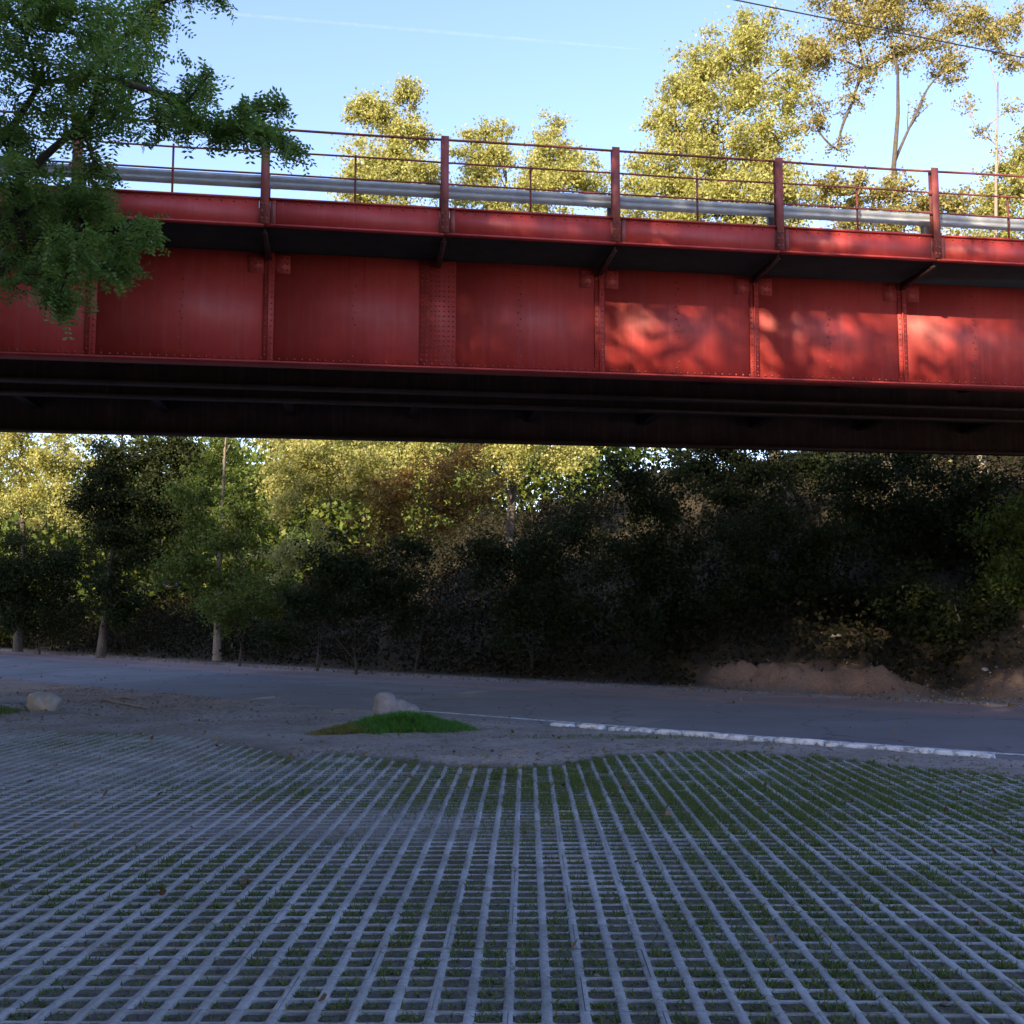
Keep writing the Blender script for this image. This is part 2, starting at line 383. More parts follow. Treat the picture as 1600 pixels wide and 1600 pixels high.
def axis(segs):
    out = []
    for a, b, s in segs:
        n = max(1, int(round((b - a) / s))); out += list(np.linspace(a, b, n, endpoint=False))
    return np.array(out + [segs[-1][1]])
gx = axis([(-900, -100, 100), (-100, -40, 6), (-40, -10, .6), (-10, 10, .1), (10, 40, .6), (40, 100, 6), (100, 900, 100)])
gy = axis([(-900, -100, 100), (-100, -30, 7), (-30, 2, .7), (2, 17.5, .1), (17.5, 32, .3), (32, 70, .8), (70, 130, 6), (130, 900, 77)])
GX, GY = np.meshgrid(gx, gy)
GZ, GM, GC, _, _ = ground_z(GX, GY, True)
nx, ny = len(gx), len(gy)
ii = (np.arange(ny - 1)[:, None] * nx + np.arange(nx - 1)[None, :]).ravel()
gme = np_mesh('ground', np.stack([GX.ravel(), GY.ravel(), GZ.ravel()], 1), np.stack([ii, ii + 1, ii + nx + 1, ii + nx], 1), True)
for nm, arr in (('mould', GM), ('clay', GC)):
    a = gme.attributes.new(nm, 'FLOAT', 'POINT'); a.data.foreach_set('value', arr.ravel().astype(np.float32))
link('ground', gme, M_GROUND, kind='structure')

# road strip
ks = np.linspace(0, 1, 9)
rv = (NEAR[:, None, :] + NRM[:, None, :] * (-.15 + ks[None, :, None] * (ROADW + .3)))
rz = .002 + .05 * np.sin(np.pi * ks)
rv3 = np.concatenate([rv, np.broadcast_to(rz[None, :, None], rv.shape[:2] + (1,))], 2).reshape(-1, 3)
m_, k_ = len(NEAR), len(ks)
ii = (np.arange(m_ - 1)[:, None] * k_ + np.arange(k_ - 1)[None, :]).ravel()
rme = np_mesh('road', rv3, np.stack([ii, ii + 1, ii + k_ + 1, ii + k_], 1)[:, ::-1], True)
a = rme.attributes.new('across', 'FLOAT', 'POINT'); a.data.foreach_set('value', np.tile(ks, m_).astype(np.float32))
road = link('road', rme, M_ROAD, kind='structure')
lm = MB()                                        # thin worn edge line painted on the asphalt
lv = NEAR[:, None, :] + NRM[:, None, :] * np.array([.42, .53])[None, :, None]
lz = np.interp(np.array([.57, .68]) / (ROADW + .3), ks, rz) + .004
lv3 = np.concatenate([lv, np.broadcast_to(lz[None, :, None], lv.shape[:2] + (1,))], 2).reshape(-1, 3)
ii = np.arange(m_ - 1) * 2
ii = ii[NEAR[:-1, 0] > -2.5]
lme = np_mesh('edge_line', lv3, np.stack([ii, ii + 2, ii + 3, ii + 1], 1))
link('edge_line', lme, M_LINE, parent=road)

# ------------------------------------------------------------------ bridge
BANG = math.radians(8.5)
bridge = empty('bridge', (0, 15.74, 0), BANG)
tag(bridge, 'red riveted steel girder bridge with railing, crossing above the road', 'bridge')
CB, SB = math.cos(BANG), math.sin(BANG)
def bx_at(px, py, ly):                           # local x where a pixel's ray meets the vertical plane y = ly of the bridge
    r = ray(px, py); o = np.array([0, -15.74]); ro = np.array([o[0] * CB + o[1] * SB, -o[0] * SB + o[1] * CB]); rd = np.array([r[0] * CB + r[1] * SB, -r[0] * SB + r[1] * CB])
    t = (ly - ro[1]) / rd[1]; return ro[0] + t * rd[0]
FY = -0.90; ZB = 5.16; ZU = 6.82; ZT = 7.19
px_posts = [bx_at(p, 260, FY) for p in (415, 685, 948, 1207, 1457)]
SPC = (px_posts[-1] - px_posts[0]) / 4
X0 = px_posts[0]
KMIN, KMAX = -8, 9
posts = [X0 + k * SPC for k in range(KMIN, KMAX + 1)]
BX0, BX1 = posts[0], posts[-1]
WY = .16                                         # web plane
for k in range(len(posts) - 1):
    xa, xb = posts[k], posts[k + 1]
    MB().box(xa + .004, xb - .004, WY, WY + .014, ZB + .02, ZU - .02).build('web_panel', M_RED, bridge)
    # fascia panel: a channel, plate with small flanges at top and foot
    m = MB().box(xa + .075, xb - .075, FY, FY + .012, ZU + .012, ZT - .012)
    m.box(xa + .005, xb - .005, FY - .035, FY + .05, ZU - .014, ZU + .012).box(xa + .005, xb - .005, FY - .03, FY + .05, ZT - .012, ZT + .012)
    m.build('fascia_panel', M_RED, bridge)
riv = []
def rivet(x, y, z): riv.append((x, y, z))
for k, x in enumerate(posts):
    kk = k + KMIN
    # stiffener on the outer face: two angles, one leg on the web, one standing out
    if kk != 1:
        m = MB().box(x - .075, x + .075, WY - .012, WY - .001, ZB + .03, ZU - .03).box(x - .010, x + .010, WY - .040, WY - .013, ZB + .03, ZU - .03)
        m.build('stiffener', M_RED, bridge)
        for z in np.arange(ZB + .12, ZU - .1, .085):
            rivet(x - .045, WY - .013, z); rivet(x + .045, WY - .013, z)
        for ga, gb in ((-.30, -.08), (.08, .30)): MB().box(x + ga, x + gb, WY - .010, WY - .001, ZU - .33, ZU - .06).build('gusset_plate', M_RED, bridge)
        for dx in (-.26, -.19, -.12, .12, .19, .26):
            for dz in (.10, .19, .28): rivet(x + dx, WY - .011, ZU - dz)
    else:
        MB().box(x - .27, x + .27, WY - .006, WY - .001, ZB + .03, ZU - .03).build('splice_plate', M_RED, bridge)
        for dx in (-.235, -.165, -.095, -.03, .03, .095, .165, .235):
            for z in np.arange(ZB + .12, ZU - .1, .075): rivet(x + dx, WY - .007, z)
    if k < len(posts) - 1:                       # inner stiffener shows as rivets only
        xm = x + SPC / 2
        for i, z in enumerate(np.arange(ZB + .14, ZU - .1, .095)):
            rivet(xm + (.018 if i % 2 else -.018), WY - .001, z)
        for xx in np.arange(x + .05, x + SPC - .04, .11): rivet(xx, WY - .013, ZB + .065)
        for xx in np.arange(x + .12, x + SPC - .1, .16): rivet(xx, FY - .001, ZT - .05)
    # bracket carrying the walkway
    MB().prism([(0, 0), (0, 1), (1, 2)], 0, 1) if False else None
    pr = [(WY - .02, ZU - .13), (WY - .02, ZU - .016), (FY + .06, ZU - .016), (FY + .06, ZU - .07)]
    mb = MB(); a_ = [(x - .012, p[0], p[1]) for p in pr]; b_ = [(x + .012, p[0], p[1]) for p in pr]
    mb.add(a_ + b_, [(0, 1, 2, 3), (7, 6, 5, 4), (0, 4, 5, 1), (1, 5, 6, 2), (2, 6, 7, 3), (3, 7, 4, 0)])
    L_ = [(x - .035, WY - .02, ZU - .132), (x + .035, WY - .02, ZU - .132), (x + .035, FY + .06, ZU - .072), (x - .035, FY + .06, ZU - .072)]
    mb.add(L_ + [(p[0], p[1], p[2] - .014) for p in L_], [(0, 1, 2, 3), (7, 6, 5, 4), (0, 4, 5, 1), (1, 5, 6, 2), (2, 6, 7, 3), (3, 7, 4, 0)])
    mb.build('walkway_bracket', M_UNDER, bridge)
    # railing post: small rolled I section that runs down over the fascia
    m = MB().box(x - .055, x + .055, FY - .060, FY - .050, ZU + .014, ZT + 1.03).box(x - .005, x + .005, FY - .050, FY + .03, ZT + .014, ZT + 1.025).box(x - .055, x + .055, FY + .03, FY + .04, ZT + .014, ZT + 1.03)
    m.box(x - .005, x + .005, FY - .05, FY - .037, ZU + .014, ZT - .014)
    m.box(x - .072, x + .072, FY + .001, FY + .011, ZU + .014, ZT - .014)
    m.box(x + .085, x + .15, FY - .008, FY - .001, ZU + .014, ZT - .014)
    m.build('railing_post', M_RUST, bridge)
    for z in (ZU + .08, ZU + .18, ZU + .28): rivet(x + .03, FY - .061, z); rivet(x - .03, FY - .061, z)
    # crash barrier post behind it
    MB().box(x - .05, x + .05, FY + .22, FY + .32, ZT - .2, ZT + .44).build('barrier_post', M_DARKSTEEL, bridge)
    if k < len(posts) - 1:
        xm = x + SPC / 2 + rng.normal(0, .01)
        MB().box(xm - .014, xm + .014, FY + .02, FY + .034, ZT + .012, ZT + .71).build('baluster', M_RUST, bridge)
        # rails between posts, one object each bay
        for zc, r in ((ZT + .99, .018), (ZT + .66, .014), (ZT + .35, .014)):
            sag = rng.normal(0, .006); xs = np.linspace(x + .006, x + SPC - .006, 5)
            pts = np.stack([xs, np.full(5, FY - .012), zc + sag * np.sin(np.linspace(0, math.pi, 5))], 1)
            MB().tube(pts, r, 8).build('rail', M_RUST, bridge, True)
# W-beam crash barrier, lengths of two bays
prof = [(0, 0), (-.015, .02), (-.055, .05), (-.015, .08), (-.0, .095), (-.015, .11), (-.055, .14), (-.015, .17), (0, .19)]
for k in range(0, len(posts) - 1, 2):
    xa = posts[k] - .15; xb = posts[min(k + 2, len(posts) - 1)] + .146
    off = .004 * (k % 4)
    pv = [(xx, FY + .215 + p[0] + off + t_, ZT + .23 + p[1]) for t_ in (0, .003) for xx in (xa, xb) for p in prof]
    n = len(prof); f = []
    for i in range(n - 1):
        f.append((i, i + 1, n + i + 1, n + i)); f.append((2 * n + n + i, 2 * n + n + i + 1, 2 * n + i + 1, 2 * n + i))
    MB().add(pv, f).build('crash_barrier_beam', M_ZINC, bridge)
# rivets: one joined part
an = np.linspace(0, 2 * math.pi, 7)[:-1]; rr = .017
dome = [(math.cos(t) * rr, 0, math.sin(t) * rr) for t in an] + [(math.cos(t) * rr * .62, -.010, math.sin(t) * rr * .62) for t in an] + [(0, -.013, 0)]
df4 = np.array([(i, (i + 1) % 6, 6 + (i + 1) % 6, 6 + i) for i in range(6)]); df3 = np.array([(6 + i, 6 + (i + 1) % 6, 12) for i in range(6)])
R_ = np.array(riv); dv = (R_[:, None, :] + np.array(dome)[None]).reshape(-1, 3); o_ = (np.arange(len(R_)) * 13)[:, None, None]
link('rivets', np_mesh('rivets', dv, [(df4[None] + o_).reshape(-1, 4), (df3[None] + o_).reshape(-1, 3)], True), M_RUST, bridge, 'stuff')
# flanges and the inner steelwork
MB().box(BX0, BX1, 0, .34, ZB - .024, ZB).box(BX0, BX1, WY - .095, WY - .001, ZB + .001, ZB + .017).build('bottom_flange', M_RED, bridge)
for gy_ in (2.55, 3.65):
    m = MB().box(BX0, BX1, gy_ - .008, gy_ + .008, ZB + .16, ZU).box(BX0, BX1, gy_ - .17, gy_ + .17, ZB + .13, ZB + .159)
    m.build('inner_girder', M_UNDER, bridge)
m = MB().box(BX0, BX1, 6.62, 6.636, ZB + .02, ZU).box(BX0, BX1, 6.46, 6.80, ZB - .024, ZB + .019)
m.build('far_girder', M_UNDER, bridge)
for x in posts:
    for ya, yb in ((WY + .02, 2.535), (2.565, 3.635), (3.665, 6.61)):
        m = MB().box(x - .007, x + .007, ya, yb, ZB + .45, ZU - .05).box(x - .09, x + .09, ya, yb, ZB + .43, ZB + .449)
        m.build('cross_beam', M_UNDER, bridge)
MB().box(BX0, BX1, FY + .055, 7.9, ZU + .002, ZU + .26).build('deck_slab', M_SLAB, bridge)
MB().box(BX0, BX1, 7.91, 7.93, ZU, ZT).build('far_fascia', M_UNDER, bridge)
# abutments, both out of the picture
for xa, xb in ((BX0 - 1.5, BX0 + .6), (BX1 - .6, BX1 + 1.5)):
    m = MB().box(xa, xb, -1.0, 7.8, -1.5, ZB - .03).box(xa, xb - .0 if xa > 0 else xa + .7, -1.0, 7.8, ZB - .029, ZB - .026)
    ab = m.build('abutment', M_ABUT); ab.matrix_world = bridge.matrix_basis.copy()
    ab.location = (0, 15.74, 0); ab.rotation_euler = (0, 0, BANG)
    tag(ab, 'stained concrete abutment carrying the %s end of the red bridge' % ('hillside' if xa > 0 else 'car park'), 'abutment')

# ------------------------------------------------------------------ foliage tools
def leaves(centers, size, r, up=.35, aspect=.5):
    """diamond leaves, slightly folded, at given centres -> verts, quads"""
    n = len(centers)
    d = r.normal(size=(n, 3)); d[:, 2] -= .3; d /= np.linalg.norm(d, axis=1)[:, None]
    nn = r.normal(size=(n, 3)); nn[:, 2] += up * 3; s = np.cross(d, nn); s /= np.linalg.norm(s, axis=1)[:, None] + 1e-9
    nn = np.cross(s, d)
    L = size * r.uniform(.6, 1.3, n)[:, None]
    a = centers - d * L * .5; t = centers + d * L * .5
    m1 = centers + s * L * aspect * .5 - d * L * .06 + nn * L * .06; m2 = centers - s * L * aspect * .5 - d * L * .06 + nn * L * .06
    v = np.stack([a, m1, t, m2], 1).reshape(-1, 3)
    return v, np.arange(4 * n).reshape(-1, 4)
def compound(centers, dirs, r, length=.24, pairs=7, leaflet=.042):
    """pinnate leaves: a thin stalk with pairs of small oval leaflets"""
    n = len(centers); dirs = dirs / np.linalg.norm(dirs, axis=1)[:, None]
    up = r.normal(size=(n, 3)) * .4; up[:, 2] += 1
    s = np.cross(dirs, up); s /= np.linalg.norm(s, axis=1)[:, None] + 1e-9; u = np.cross(s, dirs)
    L = length * r.uniform(.7, 1.2, n)[:, None]
    vs_, q = [], []
    for i in range(pairs):
        f = .15 + .85 * i / (pairs - 1)
        base = centers + dirs * L * f - u * L * .22 * f * f
        for sg in (1, -1):
            dd = s * sg + dirs * .35 + u * r.normal(-.1, .25, n)[:, None]; dd /= np.linalg.norm(dd, axis=1)[:, None]
            w = np.cross(dd, u); l = leaflet * r.uniform(.8, 1.2, n)[:, None]
            vs_.append(np.stack([base, base + dd * l * .5 + w * l * .24, base + dd * l, base + dd * l * .5 - w * l * .24], 1))
    e = centers - u * 0
    tip = centers + dirs * L - u * L * .22
    vs_.append(np.stack([e - s * .0012, e + s * .0012, tip + s * .0008, tip - s * .0008], 1))
    v = np.concatenate(vs_).reshape(-1, 3)
    return v, np.arange(len(v)).reshape(-1, 4)
def bez(a, c, b, n):
    t = np.linspace(0, 1, n)[:, None]; return (1 - t) ** 2 * a + 2 * t * (1 - t) * c + t * t * b

def make_tree(name, label, base, top, tr, clumps, leafmat, leafsize, per, seed, barkmat=None, group=None, cat='tree', twigs=5, sub=9, sigma=.30, leaf_fn=None, flat=1.0, limb_scale=1.0, rise=.35):
    """base, top: trunk ends; clumps: (x,y,z,radius[,density])"""
    r = np.random.default_rng(seed); base = np.array(base, float); top = np.array(top, float)
    root = empty(name, base); tag(root, label, cat, group)
    mb = MB(); H = np.linalg.norm(top - base)
    n = 9; t = np.linspace(0, 1, n)
    path = base + (top - base) * t[:, None]; wob = r.normal(0, .018 * H, (n, 3)); wob[0] = 0; wob[:, 2] = 0
    path += np.cumsum(wob, 0) * .45 * np.array([1, 1, 0])
    path[0, 2] -= .3
    rad = tr * (1 - .82 * t); rad[0] *= 1.35
    mb.tube(path - base, rad, 9)
    LV = []
    CC = np.array([c[:3] for c in clumps], float); axd = np.linalg.norm(CC[:, :2] - (base + top)[:2] / 2, axis=1)
    order = np.argsort(axd); par = {}; start = {}
    for oi, i in enumerate(order):
        c = CC[i]; hz = np.clip((c[2] - base[2]) - (rise + .25 * r.random()) * axd[i] - .8 * clumps[i][3], .2 * H, .97 * H)
        f = hz / H * (n - 1); k0 = min(int(f), n - 2); st = path[k0] + (path[k0 + 1] - path[k0]) * (f - k0)
        best, bp = np.linalg.norm(c - st), None
        for j in order[:oi]:
            dj = np.linalg.norm(c - CC[j]) * (1.0 if CC[j][2] <= c[2] + .3 else 1.35)
            if dj < best * .85: best, bp = dj, j
        par[i] = bp; start[i] = st if bp is None else CC[bp]
    load = {i: 1.0 for i in order}
    for i in order[::-1]:
        if par[i] is not None: load[par[i]] += load[i]
    for ci, cl in enumerate(clumps):
        c = CC[ci]; R = cl[3]; dens = cl[4] if len(cl) > 4 else 1.0; st = start[ci]
        rl = max(.016, tr * .17 * load[ci] ** .5) * limb_scale; rl = min(rl, tr * .6)
        if par[ci] is None: rl = min(rl, .8 * float(np.interp(st[2], path[:, 2], rad)))
        ln_ = np.linalg.norm(c - st)
        ctrl = st * .5 + c * .5 + np.array([0, 0, .1 * ln_]) * r.uniform(-.6, 1) + r.normal(0, .09, 3) * ln_
        lp = bez(st, ctrl, c, 8); mb.tube(lp - base, np.linspace(rl, max(.010, rl * .6), 8), 5, False)
        subs = []
        for _ in range(twigs):
            d = r.normal(size=3); d[2] = d[2] * .7 + .15; d *= R * r.uniform(.55, 1.0) / np.linalg.norm(d); d[2] *= flat
            s0 = lp[r.integers(4, 8)]; e = c + d
            tp = bez(s0, (s0 + e) / 2 + r.normal(0, .12 * R, 3), e, 5); mb.tube(tp - base, np.linspace(max(.008, min(rl * .4, .03)), .004, 5), 4, False)
            subs += [tp[2], tp[3], tp[4], tp[4]]
        for _ in range(sub):
            d = r.normal(size=3); d *= R * r.random() ** .4 / np.linalg.norm(d); d[2] *= flat; subs.append(c + d)
        subs = np.array(subs); k = int(per * dens * max(.05, R ** 2) * (1 if leaf_fn else 5.0))
        if k > 0:
            ce = subs[r.integers(0, len(subs), k)] + r.normal(0, sigma * R, (k, 3)) * np.array([1, 1, .7]) * r.random((k, 1)) ** .5
            LV.append(ce)
    mb.build('trunk', barkmat or M_BARK, root, True)
    LV = np.concatenate(LV)
    if leaf_fn: v, q = leaf_fn(LV, r)
    else: v, q = leaves(LV, leafsize * .82, r, aspect=.64)
    link('crown', np_mesh('crown', v - base, q), leafmat, root)
    return root
def pc(px, py, Y, rpx, dens=1.0):               # a clump seen at pixel px,py at distance Y with radius rpx pixels
    if Y > 25 and 370 < py < 655: dens *= .25    # behind the girder: a thinner middle of the crown is enough
    p = at_y(px, py, Y); return (p[0], p[1], p[2], rpx / F * Y, dens)

# ------------------------------------------------------------------ the near tree hanging in from the left
def robinia(C, r):
    n = len(C); d = r.normal(size=(n, 3)); d[:, 2] -= .35; d[:, 0] += .35
    return compound(C - d / np.linalg.norm(d, axis=1)[:, None] * .1, d, r, .25, 7, .054)
cl = []
r0 = np.random.default_rng(3)
for (px, py, R, dn) in [(30, 30, 80, 1), (120, 30, 75, 1), (195, 55, 60, 1), (215, 115, 42, 1), (150, 120, 60, .9), (60, 130, 75, .9), (10, 210, 60, 1), (130, 200, 55, .9), (190, 175, 45, .9),
                       (255, 190, 34, .9), (300, 198, 24, .8), (340, 202, 20, .8), (378, 204, 20, .8), (412, 208, 22, .9), (440, 222, 18, .7), (460, 234, 12, .5), (375, 178, 16, .45), (405, 165, 14, .45), (440, 163, 13, .4), (300, 135, 20, .4), (325, 118, 12, .25), (320, 150, 14, .35), (285, 165, 22, .6),
                       (20, 300, 70, 1), (90, 320, 60, 1.1), (150, 330, 50, 1.1), (185, 385, 35, 1), (220, 362, 24, .8), (125, 395, 52, 1.1), (45, 390, 65, 1.1), (70, 440, 42, 1), (95, 470, 24, .8), (195, 420, 24, .8), (170, 420, 26, .9), (155, 275, 32, .7),
                       (255, 5, 18, .35), (300, -6, 15, .3), (345, -4, 12, .3), (225, 30, 30, .6)]:
    Y = 9.6 + r0.uniform(-.8, .9); cl.append(pc(px, py, Y, R, dn))
for _ in range(26):
    cl.append((r0.uniform(-10.5, -6.2), r0.uniform(7.5, 13), r0.uniform(5.2, 9.2), r0.uniform(.5, .8), .3))
make_tree('robinia_tree', 'tree with feathery green leaflets hanging in front of the red girder, in shade', (-7.6, 10.6, gz(-7.6, 10.6)), (-7.0, 10.2, 8.2), .17, cl, M_LEAF_NEAR, .1, 1150, 11, leaf_fn=robinia, twigs=7, sub=7, sigma=.5, limb_scale=.38)

# ------------------------------------------------------------------ trees behind the bridge
TG = 'trees growing on the hillside behind the bridge'
def hill_base(px, Y): x = (px - 800) / F * Y / (CP); return (x, Y, gz(x, Y))
b = hill_base(600, 34)
make_tree('hillside_tree', 'pointed yellow-green tree standing alone above the railing, open sky on both sides', b, at_y(640, 150, 34), .16,
          [pc(645, 150, 34, 32, .9), (pc(600, 190, 34, 48)), pc(565, 175, 34, 28, .7), pc(645, 215, 34, 36, .8), pc(590, 255, 34, 55), pc(645, 280, 34, 48), pc(555, 290, 34, 36, .9), pc(600, 330, 34, 70), pc(560, 420, 34, 80), pc(650, 440, 34, 80), pc(600, 540, 34, 90), pc(540, 620, 34, 80), pc(650, 640, 34, 80), pc(470, 700, 33, 75), pc(560, 720, 33, 70), pc(640, 725, 33, 60, .8), pc(450, 780, 33, 45, .7)],
          M_LEAF_GOLD, .13, 950, 21, group=None)
b = hill_base(800, 37)
make_tree('hillside_tree', 'yellow-green tree with two ragged peaks behind the railing', b, at_y(800, 260, 37), .17,
          [pc(745, 205, 37, 30, .7), pc(735, 245, 37, 34, .8), pc(770, 250, 37, 34, .9), pc(785, 205, 37, 22, .6), pc(860, 205, 37, 30, .8), pc(850, 245, 37, 48), pc(900, 250, 37, 36, .9), pc(730, 290, 37, 50), pc(800, 300, 37, 55, .9), pc(870, 300, 37, 55), pc(930, 285, 37, 36, .8), pc(760, 400, 37, 90), pc(850, 420, 37, 90), pc(800, 540, 37, 100), pc(900, 560, 37, 80), pc(720, 640, 36, 80), pc(830, 680, 36, 70, .8), pc(770, 730, 36, 55, .6), pc(890, 720, 36, 40, .5)],
          M_LEAF_GOLD, .13, 850, 22)
b = hill_base(1240, 34)
make_tree('hillside_tree', 'broad dense yellow tree rising high over the railing, left of the open-limbed tree', b, at_y(1130, 190, 34), .22,
          [pc(1190, 60, 34, 48), pc(1130, 90, 34, 50), pc(1075, 120, 34, 46), pc(1050, 160, 34, 34, .8), pc(1120, 150, 34, 55), pc(1190, 130, 34, 52), pc(1060, 215, 34, 50), pc(1030, 200, 34, 30, .8), pc(1130, 220, 34, 60), pc(1200, 200, 34, 50), pc(1240, 150, 34, 40, .8), pc(1250, 90, 34, 36, .7), pc(1020, 270, 34, 48), pc(1090, 280, 34, 60), pc(1160, 280, 34, 60), pc(1220, 260, 34, 50), pc(1005, 320, 34, 50), pc(1080, 340, 34, 70), pc(1180, 340, 34, 70), pc(1240, 310, 34, 50), pc(1130, 430, 34, 100), pc(1180, 540, 34, 110), pc(1080, 620, 34, 90), pc(1250, 640, 34, 80)],
          M_LEAF_GOLD, .13, 780, 23, sub=12)
b = hill_base(1390, 33)
make_tree('hillside_tree', 'tall open tree with bare fanning limbs and thin olive foliage at the top', b, at_y(1395, 110, 33), .2,
          [pc(1395, 20, 33, 55, .55), pc(1330, 40, 33, 48, .5), pc(1290, 90, 33, 45, .5), pc(1440, 70, 33, 38, .4), pc(1480, 105, 33, 34, .55), pc(1350, 110, 33, 38, .35), pc(1270, 180, 33, 32, .4), pc(1500, 30, 33, 40, .5), pc(1400, 85, 33, 32, .4), pc(1330, 165, 33, 24, .25), pc(1450, -30, 33, 60, .6), pc(1360, -40, 33, 60, .6), pc(1300, -20, 33, 50, .5), pc(1310, 235, 33, 26, .15), pc(1440, 160, 33, 20, .1)],
          M_LEAF_OLIVE, .12, 1250, 24, barkmat=M_BARK, twigs=8, sub=5, limb_scale=1.1, rise=1.5)
b = hill_base(1540, 32)
make_tree('hillside_tree', 'slender tree with pale nearly bare branches beside the crash barrier', b, at_y(1545, 130, 32), .11,
          [pc(1560, 60, 32, 34, .4), pc(1590, 100, 32, 28, .35), pc(1530, 25, 32, 32, .4), pc(1505, 160, 32, 24, .12), pc(1580, 170, 32, 24, .12), pc(1530, 210, 32, 22, .1), pc(1565, 230, 32, 20, .12), pc(1600, 30, 32, 34, .4)],
          M_LEAF_OLIVE, .12, 1300, 25, barkmat=M_BARK_PALE, twigs=10, sub=3, rise=1.3)
b = hill_base(1625, 33)
make_tree('hillside_tree', 'golden bushy tree beside the slender bare one, beyond the last railing post', b, at_y(1610, 230, 33), .13,
          [pc(1600, 215, 33, 26, .9), pc(1590, 260, 33, 34), pc(1560, 300, 33, 40), pc(1620, 290, 33, 50), pc(1640, 220, 33, 50), pc(1590, 360, 33, 70), pc(1640, 450, 33, 100), pc(1560, 500, 33, 90), pc(1640, 600, 33, 100)],
          M_LEAF_GOLD, .13, 850, 26)
b = hill_base(1400, 31)
make_tree('hillside_tree', 'low leafy green-gold tree just showing over the barrier, under the open limbs', b, at_y(1390, 300, 31), .14,
          [pc(1290, 305, 31, 36, .9), pc(1340, 300, 31, 34, .8), pc(1400, 300, 31, 38, .9), pc(1450, 330, 31, 40), pc(1500, 320, 31, 36, .8), pc(1370, 350, 31, 60), pc(1450, 400, 31, 80), pc(1330, 420, 31, 80), pc(1400, 520, 31, 110), pc(1300, 600, 31, 90), pc(1500, 600, 31, 100)],
          M_LEAF_OLIVE, .13, 800, 27)

# under the bridge, beyond the road, left to right
b = hill_base(38, 48)
make_tree('woodland_tree', 'sunlit yellow-green tree with a dark straight trunk seen under the bridge', b, at_y(45, 560, 48), .17,
          [pc(10, 690, 48, 55, .8), pc(70, 700, 48, 50, .8), pc(120, 730, 48, 50, .8), pc(20, 770, 48, 48, .7), pc(90, 790, 48, 45, .6), pc(-40, 730, 48, 60, .8), pc(60, 620, 48, 80), pc(-20, 600, 48, 80), pc(130, 640, 48, 60), pc(150, 800, 49, 40, .6), pc(50, 520, 48, 80)],
          M_LEAF_GOLD, .15, 620, 31)
b = hill_base(165, 41)
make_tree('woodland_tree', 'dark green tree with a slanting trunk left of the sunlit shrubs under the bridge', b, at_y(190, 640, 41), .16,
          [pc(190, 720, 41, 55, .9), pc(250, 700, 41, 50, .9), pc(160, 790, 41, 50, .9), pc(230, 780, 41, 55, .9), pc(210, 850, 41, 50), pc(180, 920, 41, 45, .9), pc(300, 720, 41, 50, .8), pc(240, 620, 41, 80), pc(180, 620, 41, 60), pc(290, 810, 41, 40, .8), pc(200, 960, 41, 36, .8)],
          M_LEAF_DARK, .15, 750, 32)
b = hill_base(345, 38)
make_tree('woodland_tree', 'shaded tree with twiggy grey limbs between the dark tree and the sunlit shrubs', b, at_y(350, 660, 38), .13,
          [pc(350, 700, 38, 45, .6), pc(300, 770, 38, 45, .6), pc(380, 760, 38, 45, .6), pc(330, 840, 38, 45, .8), pc(390, 840, 38, 45, .8), pc(300, 900, 38, 50, .9), pc(370, 920, 38, 50, .9), pc(340, 620, 38, 60), pc(400, 640, 38, 60)],
          M_LEAF_MID, .14, 700, 33, barkmat=M_BARK_PALE)
def bush(label, px, Y, clumps, m, seed, per=800, size=.12):
    bb = hill_base(px, Y)
    mean = np.mean([c[:3] for c in clumps], 0)
    make_tree('bush', label, bb, (bb[0] * .7 + mean[0] * .3, bb[1] + .3, bb[2] + .7), .055, clumps, m, size, per, seed, cat='bush', sub=12)
bush('sunlit yellow bush below the soffit, beneath the pointed tree', 500, 31, [pc(450, 720, 31, 42, .9), pc(500, 700, 31, 45), pc(530, 745, 31, 40, .8), pc(460, 770, 31, 38, .8), pc(590, 730, 31, 40, .7), pc(430, 870, 31, 36, .7), pc(480, 850, 31, 40, .8)], M_LEAF_GOLD, 41)
bush('russet bush with bare stems under the middle of the bridge', 650, 30, [pc(610, 770, 30, 45, .7), pc(670, 740, 30, 45, .6), pc(720, 720, 30, 40, .6), pc(680, 800, 30, 50, .7), pc(590, 830, 30, 45, .7), pc(750, 780, 30, 45, .6)], M_LEAF_RUST, 42, 700)
bush('pale-leaved low bush on the slope left of the russet one', 380, 34, [pc(360, 800, 34, 30, .8), pc(400, 810, 34, 30, .8), pc(340, 850, 34, 30, .8), pc(420, 930, 34, 45), pc(350, 960, 34, 40)], M_LEAF_MID, 43)
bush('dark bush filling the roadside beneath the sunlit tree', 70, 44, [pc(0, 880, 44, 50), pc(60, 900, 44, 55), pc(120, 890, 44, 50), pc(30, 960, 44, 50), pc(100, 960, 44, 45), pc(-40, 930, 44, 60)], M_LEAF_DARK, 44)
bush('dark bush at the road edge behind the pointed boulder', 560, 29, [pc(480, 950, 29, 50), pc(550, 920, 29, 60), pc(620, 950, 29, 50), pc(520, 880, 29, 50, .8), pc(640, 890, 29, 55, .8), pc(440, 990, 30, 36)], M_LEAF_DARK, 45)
bush('dark bush on the slope right of the russet one', 830, 28, [pc(760, 880, 28, 55, .8), pc(840, 900, 28, 65), pc(800, 970, 28, 55), pc(900, 960, 28, 55), pc(880, 830, 28, 55, .7)], M_LEAF_DARK, 46)
